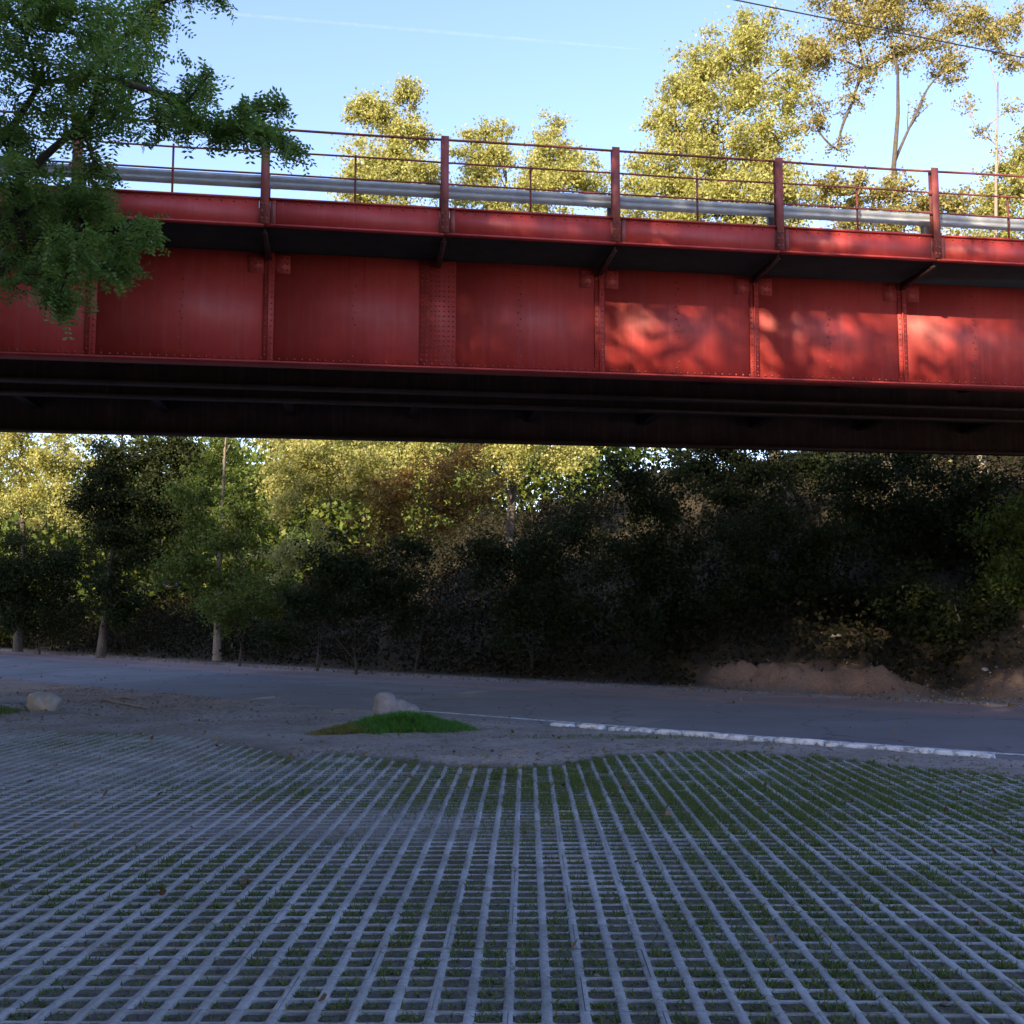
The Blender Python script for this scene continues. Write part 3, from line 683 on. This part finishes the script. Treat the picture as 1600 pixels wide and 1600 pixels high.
bush('dark bush reaching up to the soffit above the clay bank', 1010, 27, [pc(960, 760, 27, 60, .6), pc(1040, 780, 27, 65, .7), pc(980, 860, 27, 65, .8), pc(1060, 900, 27, 60), pc(1000, 960, 27, 60), pc(1080, 980, 27, 50)], M_LEAF_DARK, 47)
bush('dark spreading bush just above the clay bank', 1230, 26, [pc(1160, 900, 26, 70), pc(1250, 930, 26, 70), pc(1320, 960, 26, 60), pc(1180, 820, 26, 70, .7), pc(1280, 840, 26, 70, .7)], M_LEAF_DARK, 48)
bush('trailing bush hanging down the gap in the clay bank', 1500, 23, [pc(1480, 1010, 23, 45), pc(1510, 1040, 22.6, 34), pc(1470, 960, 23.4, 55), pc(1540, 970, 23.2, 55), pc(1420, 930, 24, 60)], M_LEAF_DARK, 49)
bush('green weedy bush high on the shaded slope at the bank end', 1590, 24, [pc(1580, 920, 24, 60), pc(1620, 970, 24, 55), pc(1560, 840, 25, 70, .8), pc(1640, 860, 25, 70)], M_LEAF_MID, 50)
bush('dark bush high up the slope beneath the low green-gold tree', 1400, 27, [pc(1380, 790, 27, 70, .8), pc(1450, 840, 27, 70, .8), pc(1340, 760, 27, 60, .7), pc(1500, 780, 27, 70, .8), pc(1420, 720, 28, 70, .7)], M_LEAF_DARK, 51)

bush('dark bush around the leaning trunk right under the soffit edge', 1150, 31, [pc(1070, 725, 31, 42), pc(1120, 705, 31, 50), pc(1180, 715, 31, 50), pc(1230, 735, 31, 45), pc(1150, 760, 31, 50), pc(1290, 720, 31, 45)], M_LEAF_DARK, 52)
# low undergrowth over the slope, uncountable
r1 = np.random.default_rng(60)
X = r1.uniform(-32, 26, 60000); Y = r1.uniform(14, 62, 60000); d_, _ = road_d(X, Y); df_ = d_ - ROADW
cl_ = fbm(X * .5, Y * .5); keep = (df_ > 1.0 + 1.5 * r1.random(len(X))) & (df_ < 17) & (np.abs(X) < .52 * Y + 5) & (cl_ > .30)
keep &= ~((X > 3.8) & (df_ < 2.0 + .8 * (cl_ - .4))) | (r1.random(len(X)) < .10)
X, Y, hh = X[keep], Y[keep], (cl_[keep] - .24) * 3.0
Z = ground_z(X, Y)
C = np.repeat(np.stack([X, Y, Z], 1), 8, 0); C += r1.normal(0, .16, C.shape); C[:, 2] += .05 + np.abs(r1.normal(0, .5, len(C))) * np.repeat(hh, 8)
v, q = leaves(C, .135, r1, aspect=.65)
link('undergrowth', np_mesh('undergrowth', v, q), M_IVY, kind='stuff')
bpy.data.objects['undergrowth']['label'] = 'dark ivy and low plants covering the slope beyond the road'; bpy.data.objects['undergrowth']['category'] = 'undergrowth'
# distant wood closing the view
r2 = np.random.default_rng(61); P = []
for _ in range(240):
    x = r2.uniform(-66, 8); y = r2.uniform(52, 66); z0 = gz(x, y); h = r2.uniform(6, 12)
    k = 450; c = r2.normal(size=(k, 3)); c /= np.linalg.norm(c, axis=1)[:, None]; c *= r2.random((k, 1)) ** .35
    P.append(c * np.array([2.4, 2.0, h * .55]) + np.array([x, y, z0 + h * .5]))
v, q = leaves(np.concatenate(P), .38, r2, aspect=.7)
w_ = link('distant_wood', np_mesh('distant_wood', v, q), M_LEAF_MID, kind='stuff'); w_['label'] = 'distant wood closing the view behind the hillside trees'; w_['category'] = 'wood'

# ------------------------------------------------------------------ tall trees behind the camera that keep the place in shade
def perp(p, q): return (p * .88 + q * UX, p * -.476 + q * UY)
def shade_mesh(seed, H, W, NL=46000, sg=.45):
    r = np.random.default_rng(seed); mb = MB(); t = np.linspace(0, 1, 8)
    mb.tube(np.stack([.3 * np.sin(t * 3), .2 * np.sin(t * 2 + 1), -.3 + t * H * .9], 1), .32 * (1 - .8 * t), 9)
    C = []
    for _ in range(60):
        a = r.uniform(0, 6.28); zz = H * r.uniform(.17, .97); prof_ = math.sin(math.pi * min(1, .12 + .8 * zz / H)) ** .6
        rr_ = W * prof_ * math.sqrt(r.random()); c = np.array([rr_ * math.cos(a), rr_ * math.sin(a), zz])
        st = np.array([0, 0, max(H * .12, zz - .5 * rr_ - .6)]); mb.tube(bez(st, (st + c) / 2 + r.normal(0, .3, 3), c, 5), np.linspace(.09, .02, 5), 4, False)
        for _ in range(7): C.append(c + r.normal(0, .85, 3))
    C = np.array(C); ce = C[r.integers(0, len(C), NL)] + r.normal(0, sg, (NL, 3))
    v, q = leaves(ce, .24, r, aspect=.6)
    return mb.mesh('trunk', True), np_mesh('crown', v, q)
SH = [shade_mesh(71, 20, 4.6), shade_mesh(72, 20, 4.2), shade_mesh(73, 20, 4.2, 15000, .36)]
for me, m in ((SH[0][0], M_BARK), (SH[1][0], M_BARK), (SH[2][0], M_BARK), (SH[2][1], M_LEAF_MID), (SH[0][1], M_LEAF_MID), (SH[1][1], M_LEAF_MID)): me.materials.append(m)
spots = [(-47, 13, 22), (-40, 15, 22.5), (-34, 13, 24), (-28, 16, 23), (-22.5, 13, 19.8), (-17, 15, 20.5), (-13, 13, 21.5), (-9.5, 15, 23.5), (-4, 4, 18, 2), (1.8, 5, 18, 2), (-1, 18, 22, 2), (4.0, 13, 15.5), (9.5, 13, 15), (-14, 20, 22), (-25, 21, 21.5), (-35, 21, 26), (1, 8, 11), (-5, 9, 12), (-2, 20, 15)]
for i, (p, q, h, *va) in enumerate(spots):
    va = va[0] if va else i % 2; x, y = perp(p, q); root = empty('shade_tree', (x, y, gz(x, y)), i * 1.7)
    tag(root, 'tall broadleaf tree in the row shading the car park', 'tree', 'tall trees shading the car park')
    for nm, me in (('trunk', SH[va][0]), ('crown', SH[va][1])):
        o = link(nm, me, None, root)
    root.scale = (1, 1, h / 20)

# ------------------------------------------------------------------ paving: concrete grid blocks with four by three cells
CX, CY, TH = .15, .4 / 3, .08
def paver_mesh(seed):
    r = random.Random(seed); mb = MB(); J = .0012
    W, D = 4 * CX, 3 * CY
    for i in range(4):
        for j in range(3):
            x0, x1 = i * CX, (i + 1) * CX; y0, y1 = j * CY, (j + 1) * CY
            ax0, ax1, ay0, ay1 = x0 + .0205, x1 - .0205, y0 + .0105, y1 - .0105
            c = .016
            jt = lambda: r.uniform(-.002, .002)
            ax0 += jt(); ax1 += jt(); ay0 += jt(); ay1 += jt()
            ox0 = x0 + (J if i == 0 else 0); ox1 = x1 - (J if i == 3 else 0); oy0 = y0 + (J if j == 0 else 0); oy1 = y1 - (J if j == 2 else 0)
            zc, zb, e = -.004, -.055, .0015
            # lengthwise ribs stand a little higher than the cross ribs
            mb.add([(ox0, oy0, 0), (ax0 - e, oy0, 0), (ax0 - e, oy1, 0), (ox0, oy1, 0), (ax0, oy0, -.003), (ax0, oy1, -.003), (ax0, oy0, zb), (ax0, oy1, zb)], [(0, 1, 2, 3), (1, 4, 5, 2), (4, 6, 7, 5)])
            mb.add([(ax1 + e, oy0, 0), (ox1, oy0, 0), (ox1, oy1, 0), (ax1 + e, oy1, 0), (ax1, oy0, -.003), (ax1, oy1, -.003), (ax1, oy0, zb), (ax1, oy1, zb)], [(0, 1, 2, 3), (4, 0, 3, 5), (6, 4, 5, 7)])
            v = [(ax0, oy0, zc), (ax1, oy0, zc), (ax1, ay0 + c, zc), (ax1 - c, ay0, zc), (ax0 + c, ay0, zc), (ax0, ay0 + c, zc)]
            v += [(p[0], p[1], zb) for p in v[2:6]]
            mb.add(v, [(0, 1, 3, 4), (2, 6, 7, 3), (3, 7, 8, 4), (4, 8, 9, 5)], [(1, 2, 3), (0, 4, 5)])
            v = [(ax1, oy1, zc), (ax0, oy1, zc), (ax0, ay1 - c, zc), (ax0 + c, ay1, zc), (ax1 - c, ay1, zc), (ax1, ay1 - c, zc)]
            v += [(p[0], p[1], zb) for p in v[2:6]]
            mb.add(v, [(0, 1, 3, 4), (2, 6, 7, 3), (3, 7, 8, 4), (4, 8, 9, 5)], [(1, 2, 3), (0, 4, 5)])
    b_ = [(J, J), (W - J, J), (W - J, D - J), (J, D - J)]
    mb.add([(a, b, 0) for a, b in b_] + [(a, b, -TH) for a, b in b_], [(0, 4, 5, 1), (1, 5, 6, 2), (2, 6, 7, 3), (3, 7, 4, 0)])
    return mb
PMB = [paver_mesh(s) for s in range(4)]
PME = []
for m in PMB:
    me = m.mesh('paver'); me.materials.append(M_PAVER); PME.append(me)
paving = empty('paving', (0, 0, 0), PAVROT); paving['kind'] = 'structure'
rp = random.Random(5); cand = []
cr, sr = math.cos(PAVROT), math.sin(PAVROT)
XOFF = -.055 - .019
for i in range(-16, 17):
    for j in range(-6, 37):
        lx = XOFF + i * .6 + (.3 if j % 2 else 0); ly = j * .4
        cxw, cyw = (lx + .3) * cr - (ly + .2) * sr, (lx + .3) * sr + (ly + .2) * cr
        if cyw > paving_edge(cxw) + .55: continue
        if cyw < 1.0: continue
        vis = abs(cxw) < .475 * cyw + .5 and cyw > 3.9
        if abs(cxw) > .6 * cyw + 2.2: continue
        cand.append((0 if vis else 1, cyw, lx, ly))
cand.sort(); rest = MB()
for n_, (vis, cyw, lx, ly) in enumerate(cand):
    z = rp.gauss(0, .0008); k = rp.randrange(4)
    if n_ < 300:
        o = bpy.data.objects.new('paver', PME[k]); col.objects.link(o); o.parent = paving
        o.location = (lx, ly, z); o.rotation_euler = (rp.gauss(0, .002), rp.gauss(0, .0018), rp.gauss(0, .002))
    else:
        m = PMB[k]; v = np.concatenate(m.v) + np.array([lx, ly, z]); rest.add(v, np.concatenate(m.f4), np.concatenate(m.f3))
rest.build('farther_pavers', M_PAVER, paving, kind='stuff')

# grass in the cells
rg = np.random.default_rng(80)
cells = []
for (_, cyw, lx, ly) in cand:
    for i in range(4):
        for j in range(3):
            a, b_ = lx + (i + .5) * CX, ly + (j + .5) * CY; cells.append((a * cr - b_ * sr, a * sr + b_ * cr))
cells = np.array(cells); cx_, cy_ = cells[:, 0], cells[:, 1]
g = .52 + .8 * sstep(-1.2, 2.2, cx_) * sstep(5.5, 10, cy_) + .9 * (fbm(cx_ * .6 + 31, cy_ * .6) - .47) - .35 * sstep(-1.5, -4, cx_) * sstep(7, 9, cy_)
g -= .45 * np.exp(-(((cx_ + 1.4) / 1.4) ** 2 + ((cy_ - 8.2) / .8) ** 2))
g = np.clip(g, .06, 1.1); g *= rg.uniform(.35, 1.3, len(g)); g = np.clip(g, 0, 1.1)
_, _, _, cin, _ = ground_z(cx_, cy_, True); g = np.where(cin < .6, g * .25 * (rg.random(len(g)) < .3), g)
cnt = (g * (85 + 30 * sstep(8, 12, cy_))).astype(int)
idx = np.repeat(np.arange(len(cells)), cnt); n = len(idx)
B = np.stack([cx_[idx] + rg.uniform(-.052, .052, n), cy_[idx] + rg.uniform(-.044, .044, n), np.zeros(n)], 1)
B[:, 2] = ground_z(B[:, 0], B[:, 1]) - .004
hb = rg.uniform(.018, .05, n) * (.5 + .7 * g[idx]) + .008
def far_blades(B, hb, r, w=.0085, lean=.8):
    n = len(B); a = r.uniform(0, 6.283, n); s = np.stack([np.cos(a), np.sin(a), np.zeros(n)], 1) * (w * .5)
    ln = r.normal(0, lean, (n, 2)); d = np.stack([ln[:, 0], ln[:, 1], np.ones(n)], 1); d /= np.linalg.norm(d, axis=1)[:, None]
    v = np.stack([B - s, B + s, B + d * hb[:, None]], 1).reshape(-1, 3)
    return v, np.arange(3 * n).reshape(-1, 3)
def blades(B, hb, r, w=.0075, lean=.7):
    n = len(B); a = r.uniform(0, 6.283, n); s = np.stack([np.cos(a), np.sin(a), np.zeros(n)], 1)
    ln = r.normal(0, lean, (n, 2)); d = np.stack([ln[:, 0], ln[:, 1], np.ones(n)], 1); d /= np.linalg.norm(d, axis=1)[:, None]
    d2 = d.copy(); d2[:, :2] *= 1.9; d2[:, 2] *= .55; h = hb[:, None]; ww = w * r.uniform(.6, 1.3, n)[:, None]
    m = B + d * h * .55
    v = np.stack([B - s * ww * .5, B + s * ww * .5, m + s * ww * .4, m - s * ww * .4, m + d2 * h * .5], 1).reshape(-1, 3)
    o = np.arange(n)[:, None] * 5
    return v, [o + np.array([[0, 1, 2, 3]]), o + np.array([[3, 2, 4]])]
seen = (np.abs(B[:, 0]) < .5 * B[:, 1] + .9) & (B[:, 1] > 3.4); B, hb = B[seen], hb[seen]
nr = B[:, 1] < 6.5
v, f = blades(B[nr], hb[nr], rg); v2, f2 = far_blades(B[~nr], hb[~nr], rg)
gr = link('grass', np_mesh('grass', np.concatenate([v, v2]), [f[0], np.concatenate([f[1], f2 + len(v)])]), M_GRASS, kind='stuff'); gr['label'] = 'short grass growing in the cells of the paving'; gr['category'] = 'grass'
# grass of the mound by the boulder and of the verge
def patch(name, label, cx, cy, rx, ry, n, h, seed, col_=M_GRASS):
    r = np.random.default_rng(seed); a = r.uniform(0, 6.283, n); q = r.random(n) ** .62 * (1 + 1.1 * (fbm(np.cos(a) * 2.5 + cx, np.sin(a) * 2.5 + cy) - .45))
    x = cx + rx * q * np.cos(a); y = cy + ry * q * np.sin(a)
    B = np.stack([x, y, ground_z(x, y) - .01], 1)
    v, f = blades(B, h * r.uniform(.35, 1.25, n) * (1.0 - .6 * np.clip(q, 0, 1.2) ** 2), r, .009, .5)
    o = link(name, np_mesh(name, v, f), col_, kind='stuff'); o['label'] = label; o['category'] = 'grass'
patch('grass_mound', 'bright grass mound at the foot of the pointed boulder', -1.45, 14.75, .88, .7, 15000, .17, 81, M_GRASS_LUSH)
patch('weed_tufts', 'thin tufts straggling into the dirt around the grass mound', -1.4, 14.6, 1.7, 1.15, 1600, .06, 85, M_GRASS_DRY)
patch('dry_grass', 'yellowed grass fringe at the end of the grass mound', -2.15, 14.35, .5, .35, 2600, .12, 84, M_GRASS_DRY)
patch('grass_verge', 'grass tuft beside the rounded boulder', -8.6, 17.2, 1.0, .5, 4000, .16, 82)
patch('weeds', 'sparse weeds along the dirt strip before the kerb', 1.6, 13.9, 2.2, .28, 1500, .07, 83, M_GRASS)

# ------------------------------------------------------------------ boulders
def rock(name, label, pts, r_, loc, m, seed, rz=0, squash=(1, 1, 1)):
    """blend of several balls, roughened: verts of an icosphere pushed to the union of the balls, then faceted"""
    import bmesh
    bm = bmesh.new(); bmesh.ops.create_icosphere(bm, subdivisions=4, radius=1)
    V = np.array([v.co[:] for v in bm.verts]); pts = np.array(pts, float); rr = np.array(r_, float)
    ctr = pts.mean(0); out = np.zeros(len(V))
    for c, R in zip(pts, rr):
        o = c - ctr; b = V @ o; disc = b * b - (o @ o - R * R); t = np.where(disc > 0, b + np.sqrt(np.maximum(disc, 0)), 0); out = np.maximum(out, t)
    out = np.maximum(out, .3 * rr.max())
    rs = np.random.default_rng(seed); W = V * out[:, None]
    for _ in range(16):                          # chop flat facets
        nrm = rs.normal(size=3); nrm /= np.linalg.norm(nrm); h = (W @ nrm).max() * rs.uniform(.8, .95)
        e = W @ nrm - h; W = W - np.where(e > 0, e, 0)[:, None] * nrm * .9
    W += V * ((vnoise(V[:, 0] * 4 + seed, V[:, 1] * 4 + V[:, 2] * 3) - .5) * .06 * rr.max())[:, None]
    W = W * np.array(squash) + ctr
    for v, w in zip(bm.verts, W): v.co = w
    me = bpy.data.meshes.new(name); bm.to_mesh(me); bm.free(); me.polygons.foreach_set('use_smooth', np.ones(len(me.polygons), bool))
    o = link(name, me, m); o.location = loc; o.rotation_euler = (0, 0, rz); tag(o, label, 'rock'); return o
x, y = -1.62, 15.35
rock('boulder', 'pale boulder with a pointed left end on the grass mound', [(-.15, 0, .27), (-.12, 0, .12), (.05, .02, .12), (.21, 0, .09)], [.15, .2, .17, .15], (x, y, gz(x, y) - .03), M_ROCK, 3)
x, y = -7.45, 17.55
rock('boulder', 'rounded grey boulder at the dirt verge left of the road', [(-.1, 0, .16), (.1, 0, .15), (0, .05, .1)], [.2, .18, .24], (x, y, gz(x, y) - .06), M_ROCKGREY, 5)
rk = random.Random(12)
for (px, py) in ((860, 1046), (905, 1050), (1310, 1072), (1392, 1080), (1452, 1076), (1540, 1088)):
    rr_ = ray(px, py); t = -CAMH / rr_[2]; x, y = rr_[0] * t, rr_[1] * t
    o = rock('stone', 'small pale stone on the dirt between the road and the clay bank', [(0, 0, .03), (.05, 0, .02)], [.06, .05], (x, y, gz(x, y) - .01), M_ROCK, rk.randrange(99), rk.uniform(0, 6), (rk.uniform(1, 1.7), 1, .8))
    o['group'] = 'pale stones along the far road edge'; 
# fallen sticks on the bare verge
for (pa, pb, lab) in (((165, 1098), (235, 1112), 'longer dry stick lying on the bare dirt verge'), ((175, 1092), (215, 1097), 'shorter dry stick lying on the bare dirt verge')):
    e = []
    for px, py in (pa, pb):
        rr_ = ray(px, py); t = -CAMH / rr_[2]; e.append(np.array([rr_[0] * t, rr_[1] * t]))
    t = np.linspace(0, 1, 7)[:, None]; xy = e[0] + (e[1] - e[0]) * t; xy += rng.normal(0, .03, xy.shape)
    z = ground_z(xy[:, 0], xy[:, 1]) + .02
    P = np.concatenate([xy, z[:, None]], 1); base = P.mean(0)
    tag(MB().tube(P - base, np.linspace(.03, .012, 7), 6).build('stick', M_TWIG, None, True), lab, 'stick').location = base

# ------------------------------------------------------------------ low white kerb between the paving strip and the road
kerb = empty('kerb', (.7, 15.2, 0)); kerb['kind'] = 'structure'
seg = np.linalg.norm(np.diff(NEAR, axis=0), axis=1); S = np.concatenate([[0], np.cumsum(seg)])
_, sA = road_d([5.15], [11.85]); _, sB = road_d([.65], [15.3]); s = sA[0]; rk = random.Random(4); gap = 0
while s < sB[0]:
    L = .62 if s < sA[0] + 3.6 else rk.uniform(.28, .42)
    x0, y0 = np.interp(s, S, NEAR[:, 0]), np.interp(s, S, NEAR[:, 1]); x1, y1 = np.interp(s + L, S, NEAR[:, 0]), np.interp(s + L, S, NEAR[:, 1])
    an_ = math.atan2(y1 - y0, x1 - x0); h = .075 + rk.uniform(-.015, .006)
    pr = [(-.07, -.1), (.07, -.1), (.07, h - .02), (.05, h), (-.045, h), (-.07, h - .03)]
    mb = MB(); cutA, cutB = rk.uniform(.0, .03), rk.uniform(0, .03)
    st = [0, .05 + cutA, L * .35, L * .7, L - .06 - cutB, L - .012]
    rows = []
    for q_, xx in enumerate(st):
        dz = -.008 if q_ in (0, 5) else rk.uniform(-.008, .003)
        rows.append([(xx, p[0] + rk.uniform(-.004, .004), p[1] + (dz if p[1] > 0 else 0)) for p in pr])
    v = [p for r_ in rows for p in r_]; f = [(i * 6 + j, i * 6 + (j + 1) % 6, (i + 1) * 6 + (j + 1) % 6, (i + 1) * 6 + j) for i in range(5) for j in range(6)]
    f3 = [(0, k + 1, k) for k in range(1, 5)] + [(30, 30 + k, 31 + k) for k in range(1, 5)]
    o = mb.add(v, f, f3).build('kerbstone', M_WHITE, kerb)
    nx_, ny_ = NRM[0]; o.location = (x0 - .7, y0 - 15.2, gz(x0, y0) * 0); o.rotation_euler = (0, 0, an_ + rk.gauss(0, .01))
    s += L + (.004 if s < sA[0] + 3.6 else rk.uniform(.03, .12))

# ------------------------------------------------------------------ gravel and leaf litter (uncountable)
r3 = np.random.default_rng(90)
oct_v = np.array([(1, 0, 0), (-1, 0, 0), (0, 1, 0), (0, -1, 0), (0, 0, 1), (0, 0, -1)], float)
oct_f = np.array([(0, 2, 4), (2, 1, 4), (1, 3, 4), (3, 0, 4), (2, 0, 5), (1, 2, 5), (3, 1, 5), (0, 3, 5)])
X = r3.uniform(-10, 10, 26000); Y = r3.uniform(4, 24, 26000)
_, _, _, ins, dd = ground_z(X, Y, True)
keep = ((ins < .35) & (dd < .5) & (np.abs(X) < .5 * Y + 1.5) & (fbm(X * .8, Y * .8) > .42)) | ((ins > .5) & (r3.random(len(X)) < .06)) | ((X > 3.6) & (dd > ROADW + .1) & (dd < ROADW + 2.6) & (r3.random(len(X)) < .35))
X, Y = X[keep], Y[keep]; Z = ground_z(X, Y); n = len(X)
sz = r3.uniform(.006, .02, n) * r3.choice([1, 1, 1, 1.6], n) * np.where(Y > 16.5, 1.25, 1)
v = (oct_v[None] * r3.uniform(.6, 1.2, (n, 6, 1)) * sz[:, None, None] * np.array([1.2, 1, .7]) + np.stack([X, Y, Z + sz * .2], 1)[:, None, :]).reshape(-1, 3)
gv = link('gravel', np_mesh('gravel', v, (oct_f[None] + (np.arange(n) * 6)[:, None, None]).reshape(-1, 3), True), M_PEBBLE, kind='stuff'); gv['label'] = 'loose gravel on the dirt strip'; gv['category'] = 'gravel'
X = r3.uniform(-26, 18, 60000); Y = r3.uniform(4, 50, 60000); dd, _ = road_d(X, Y); df_ = dd - ROADW
keep = (np.abs(X) < .5 * Y + 3) & (((df_ > -.6) & (df_ < 6) & (fbm(X * .7, Y * .7) > .38)) | ((dd < 0) & (dd > -5) & (r3.random(len(X)) < .10)) | ((df_ < 0) & (r3.random(len(X)) < .012)))
X, Y = X[keep], Y[keep]; Z = np.maximum(ground_z(X, Y), .0) + .012
rdm = (road_d(X, Y)[0] > 0) & (road_d(X, Y)[0] < ROADW); Z[rdm] = .06
C = np.stack([X, Y, Z], 1); v, q = leaves(C, .075, r3, up=1.2)
lt = link('leaf_litter', np_mesh('leaf_litter', v, q), M_LITTER, kind='stuff'); lt['label'] = 'dry brown leaves scattered along the road and slope'; lt['category'] = 'leaf litter'

# ------------------------------------------------------------------ overhead cable between two poles out of the picture, and the contrail
A = at_y(1190, 0, 22.0); Bp = at_y(1600, 84, 23.9); dv_ = (Bp - A)
P0 = A - dv_ * 3.3; P1 = Bp + dv_ * 1.6
def pole(p, lab):
    z0 = gz(p[0], p[1]); o = empty('utility_pole', (p[0], p[1], z0)); H = p[2] - z0
    MB().tube([(0, 0, -.4), (0, 0, H * .5), (0, 0, H + .4)], [.16, .13, .10], 10).build('post', M_WOOD, o, True)
    MB().box(-.7, .7, -.05, .05, H - .22, H - .1).build('crossarm', M_WOOD, o)
    for s_ in (-.6, .6): MB().tube([(s_, 0, H - .1), (s_, 0, H - .06), (s_, 0, H)], [.03, .045, .025], 8).build('insulator', M_ZINC, o)
    tag(o, lab, 'utility pole'); return o
pole(P0, 'utility pole holding the cable on the car park side of the bridge'); pole(P1, 'utility pole holding the cable on the hill')
t = np.linspace(0, 1, 40)[:, None]; cp = P0 + (P1 - P0) * t; cp[:, 2] -= .12 * (4 * t * (1 - t))[:, 0]
cable = MB().tube(cp - P0, .015, 6).build('overhead_cable', M_WIRE, None, True); cable.location = P0
tag(cable, 'thin black overhead cable crossing the sky beside the tall trees', 'cable')
m, nt, b = mat('contrail_vapour'); nt.nodes.remove(b)
tr_ = N(nt, 'ShaderNodeBsdfTransparent'); di = N(nt, 'ShaderNodeBsdfDiffuse'); di.inputs[0].default_value = c4(.9, .9, .9)
nz_ = noise_of(nt, .02, 4, .6); rp_ = ramp(nt, nz_.outputs[0], [(.35, c4(.004, .004, .004)), (.65, c4(.022, .022, .022))])
mx = N(nt, 'ShaderNodeMixShader'); nt.links.new(rp_.outputs[0], mx.inputs[0]); nt.links.new(tr_.outputs[0], mx.inputs[1]); nt.links.new(di.outputs[0], mx.inputs[2]); nt.links.new(mx.outputs[0], nt.nodes['Material Output'].inputs[0])
ca = at_y(250, 12, 4200.); cb2 = at_y(1010, 78, 4600.); pts = np.linspace(ca, cb2, 24); md = pts.mean(0)
ct = MB().tube(pts - md, 6.0 * np.clip(np.sin(np.linspace(.15, math.pi - .1, 24)) * 1.4, 0, 1) + 1.0, 8, False).build('contrail', m, None, True); ct.location = md
tag(ct, 'faint white contrail crossing the blue sky', 'contrail')
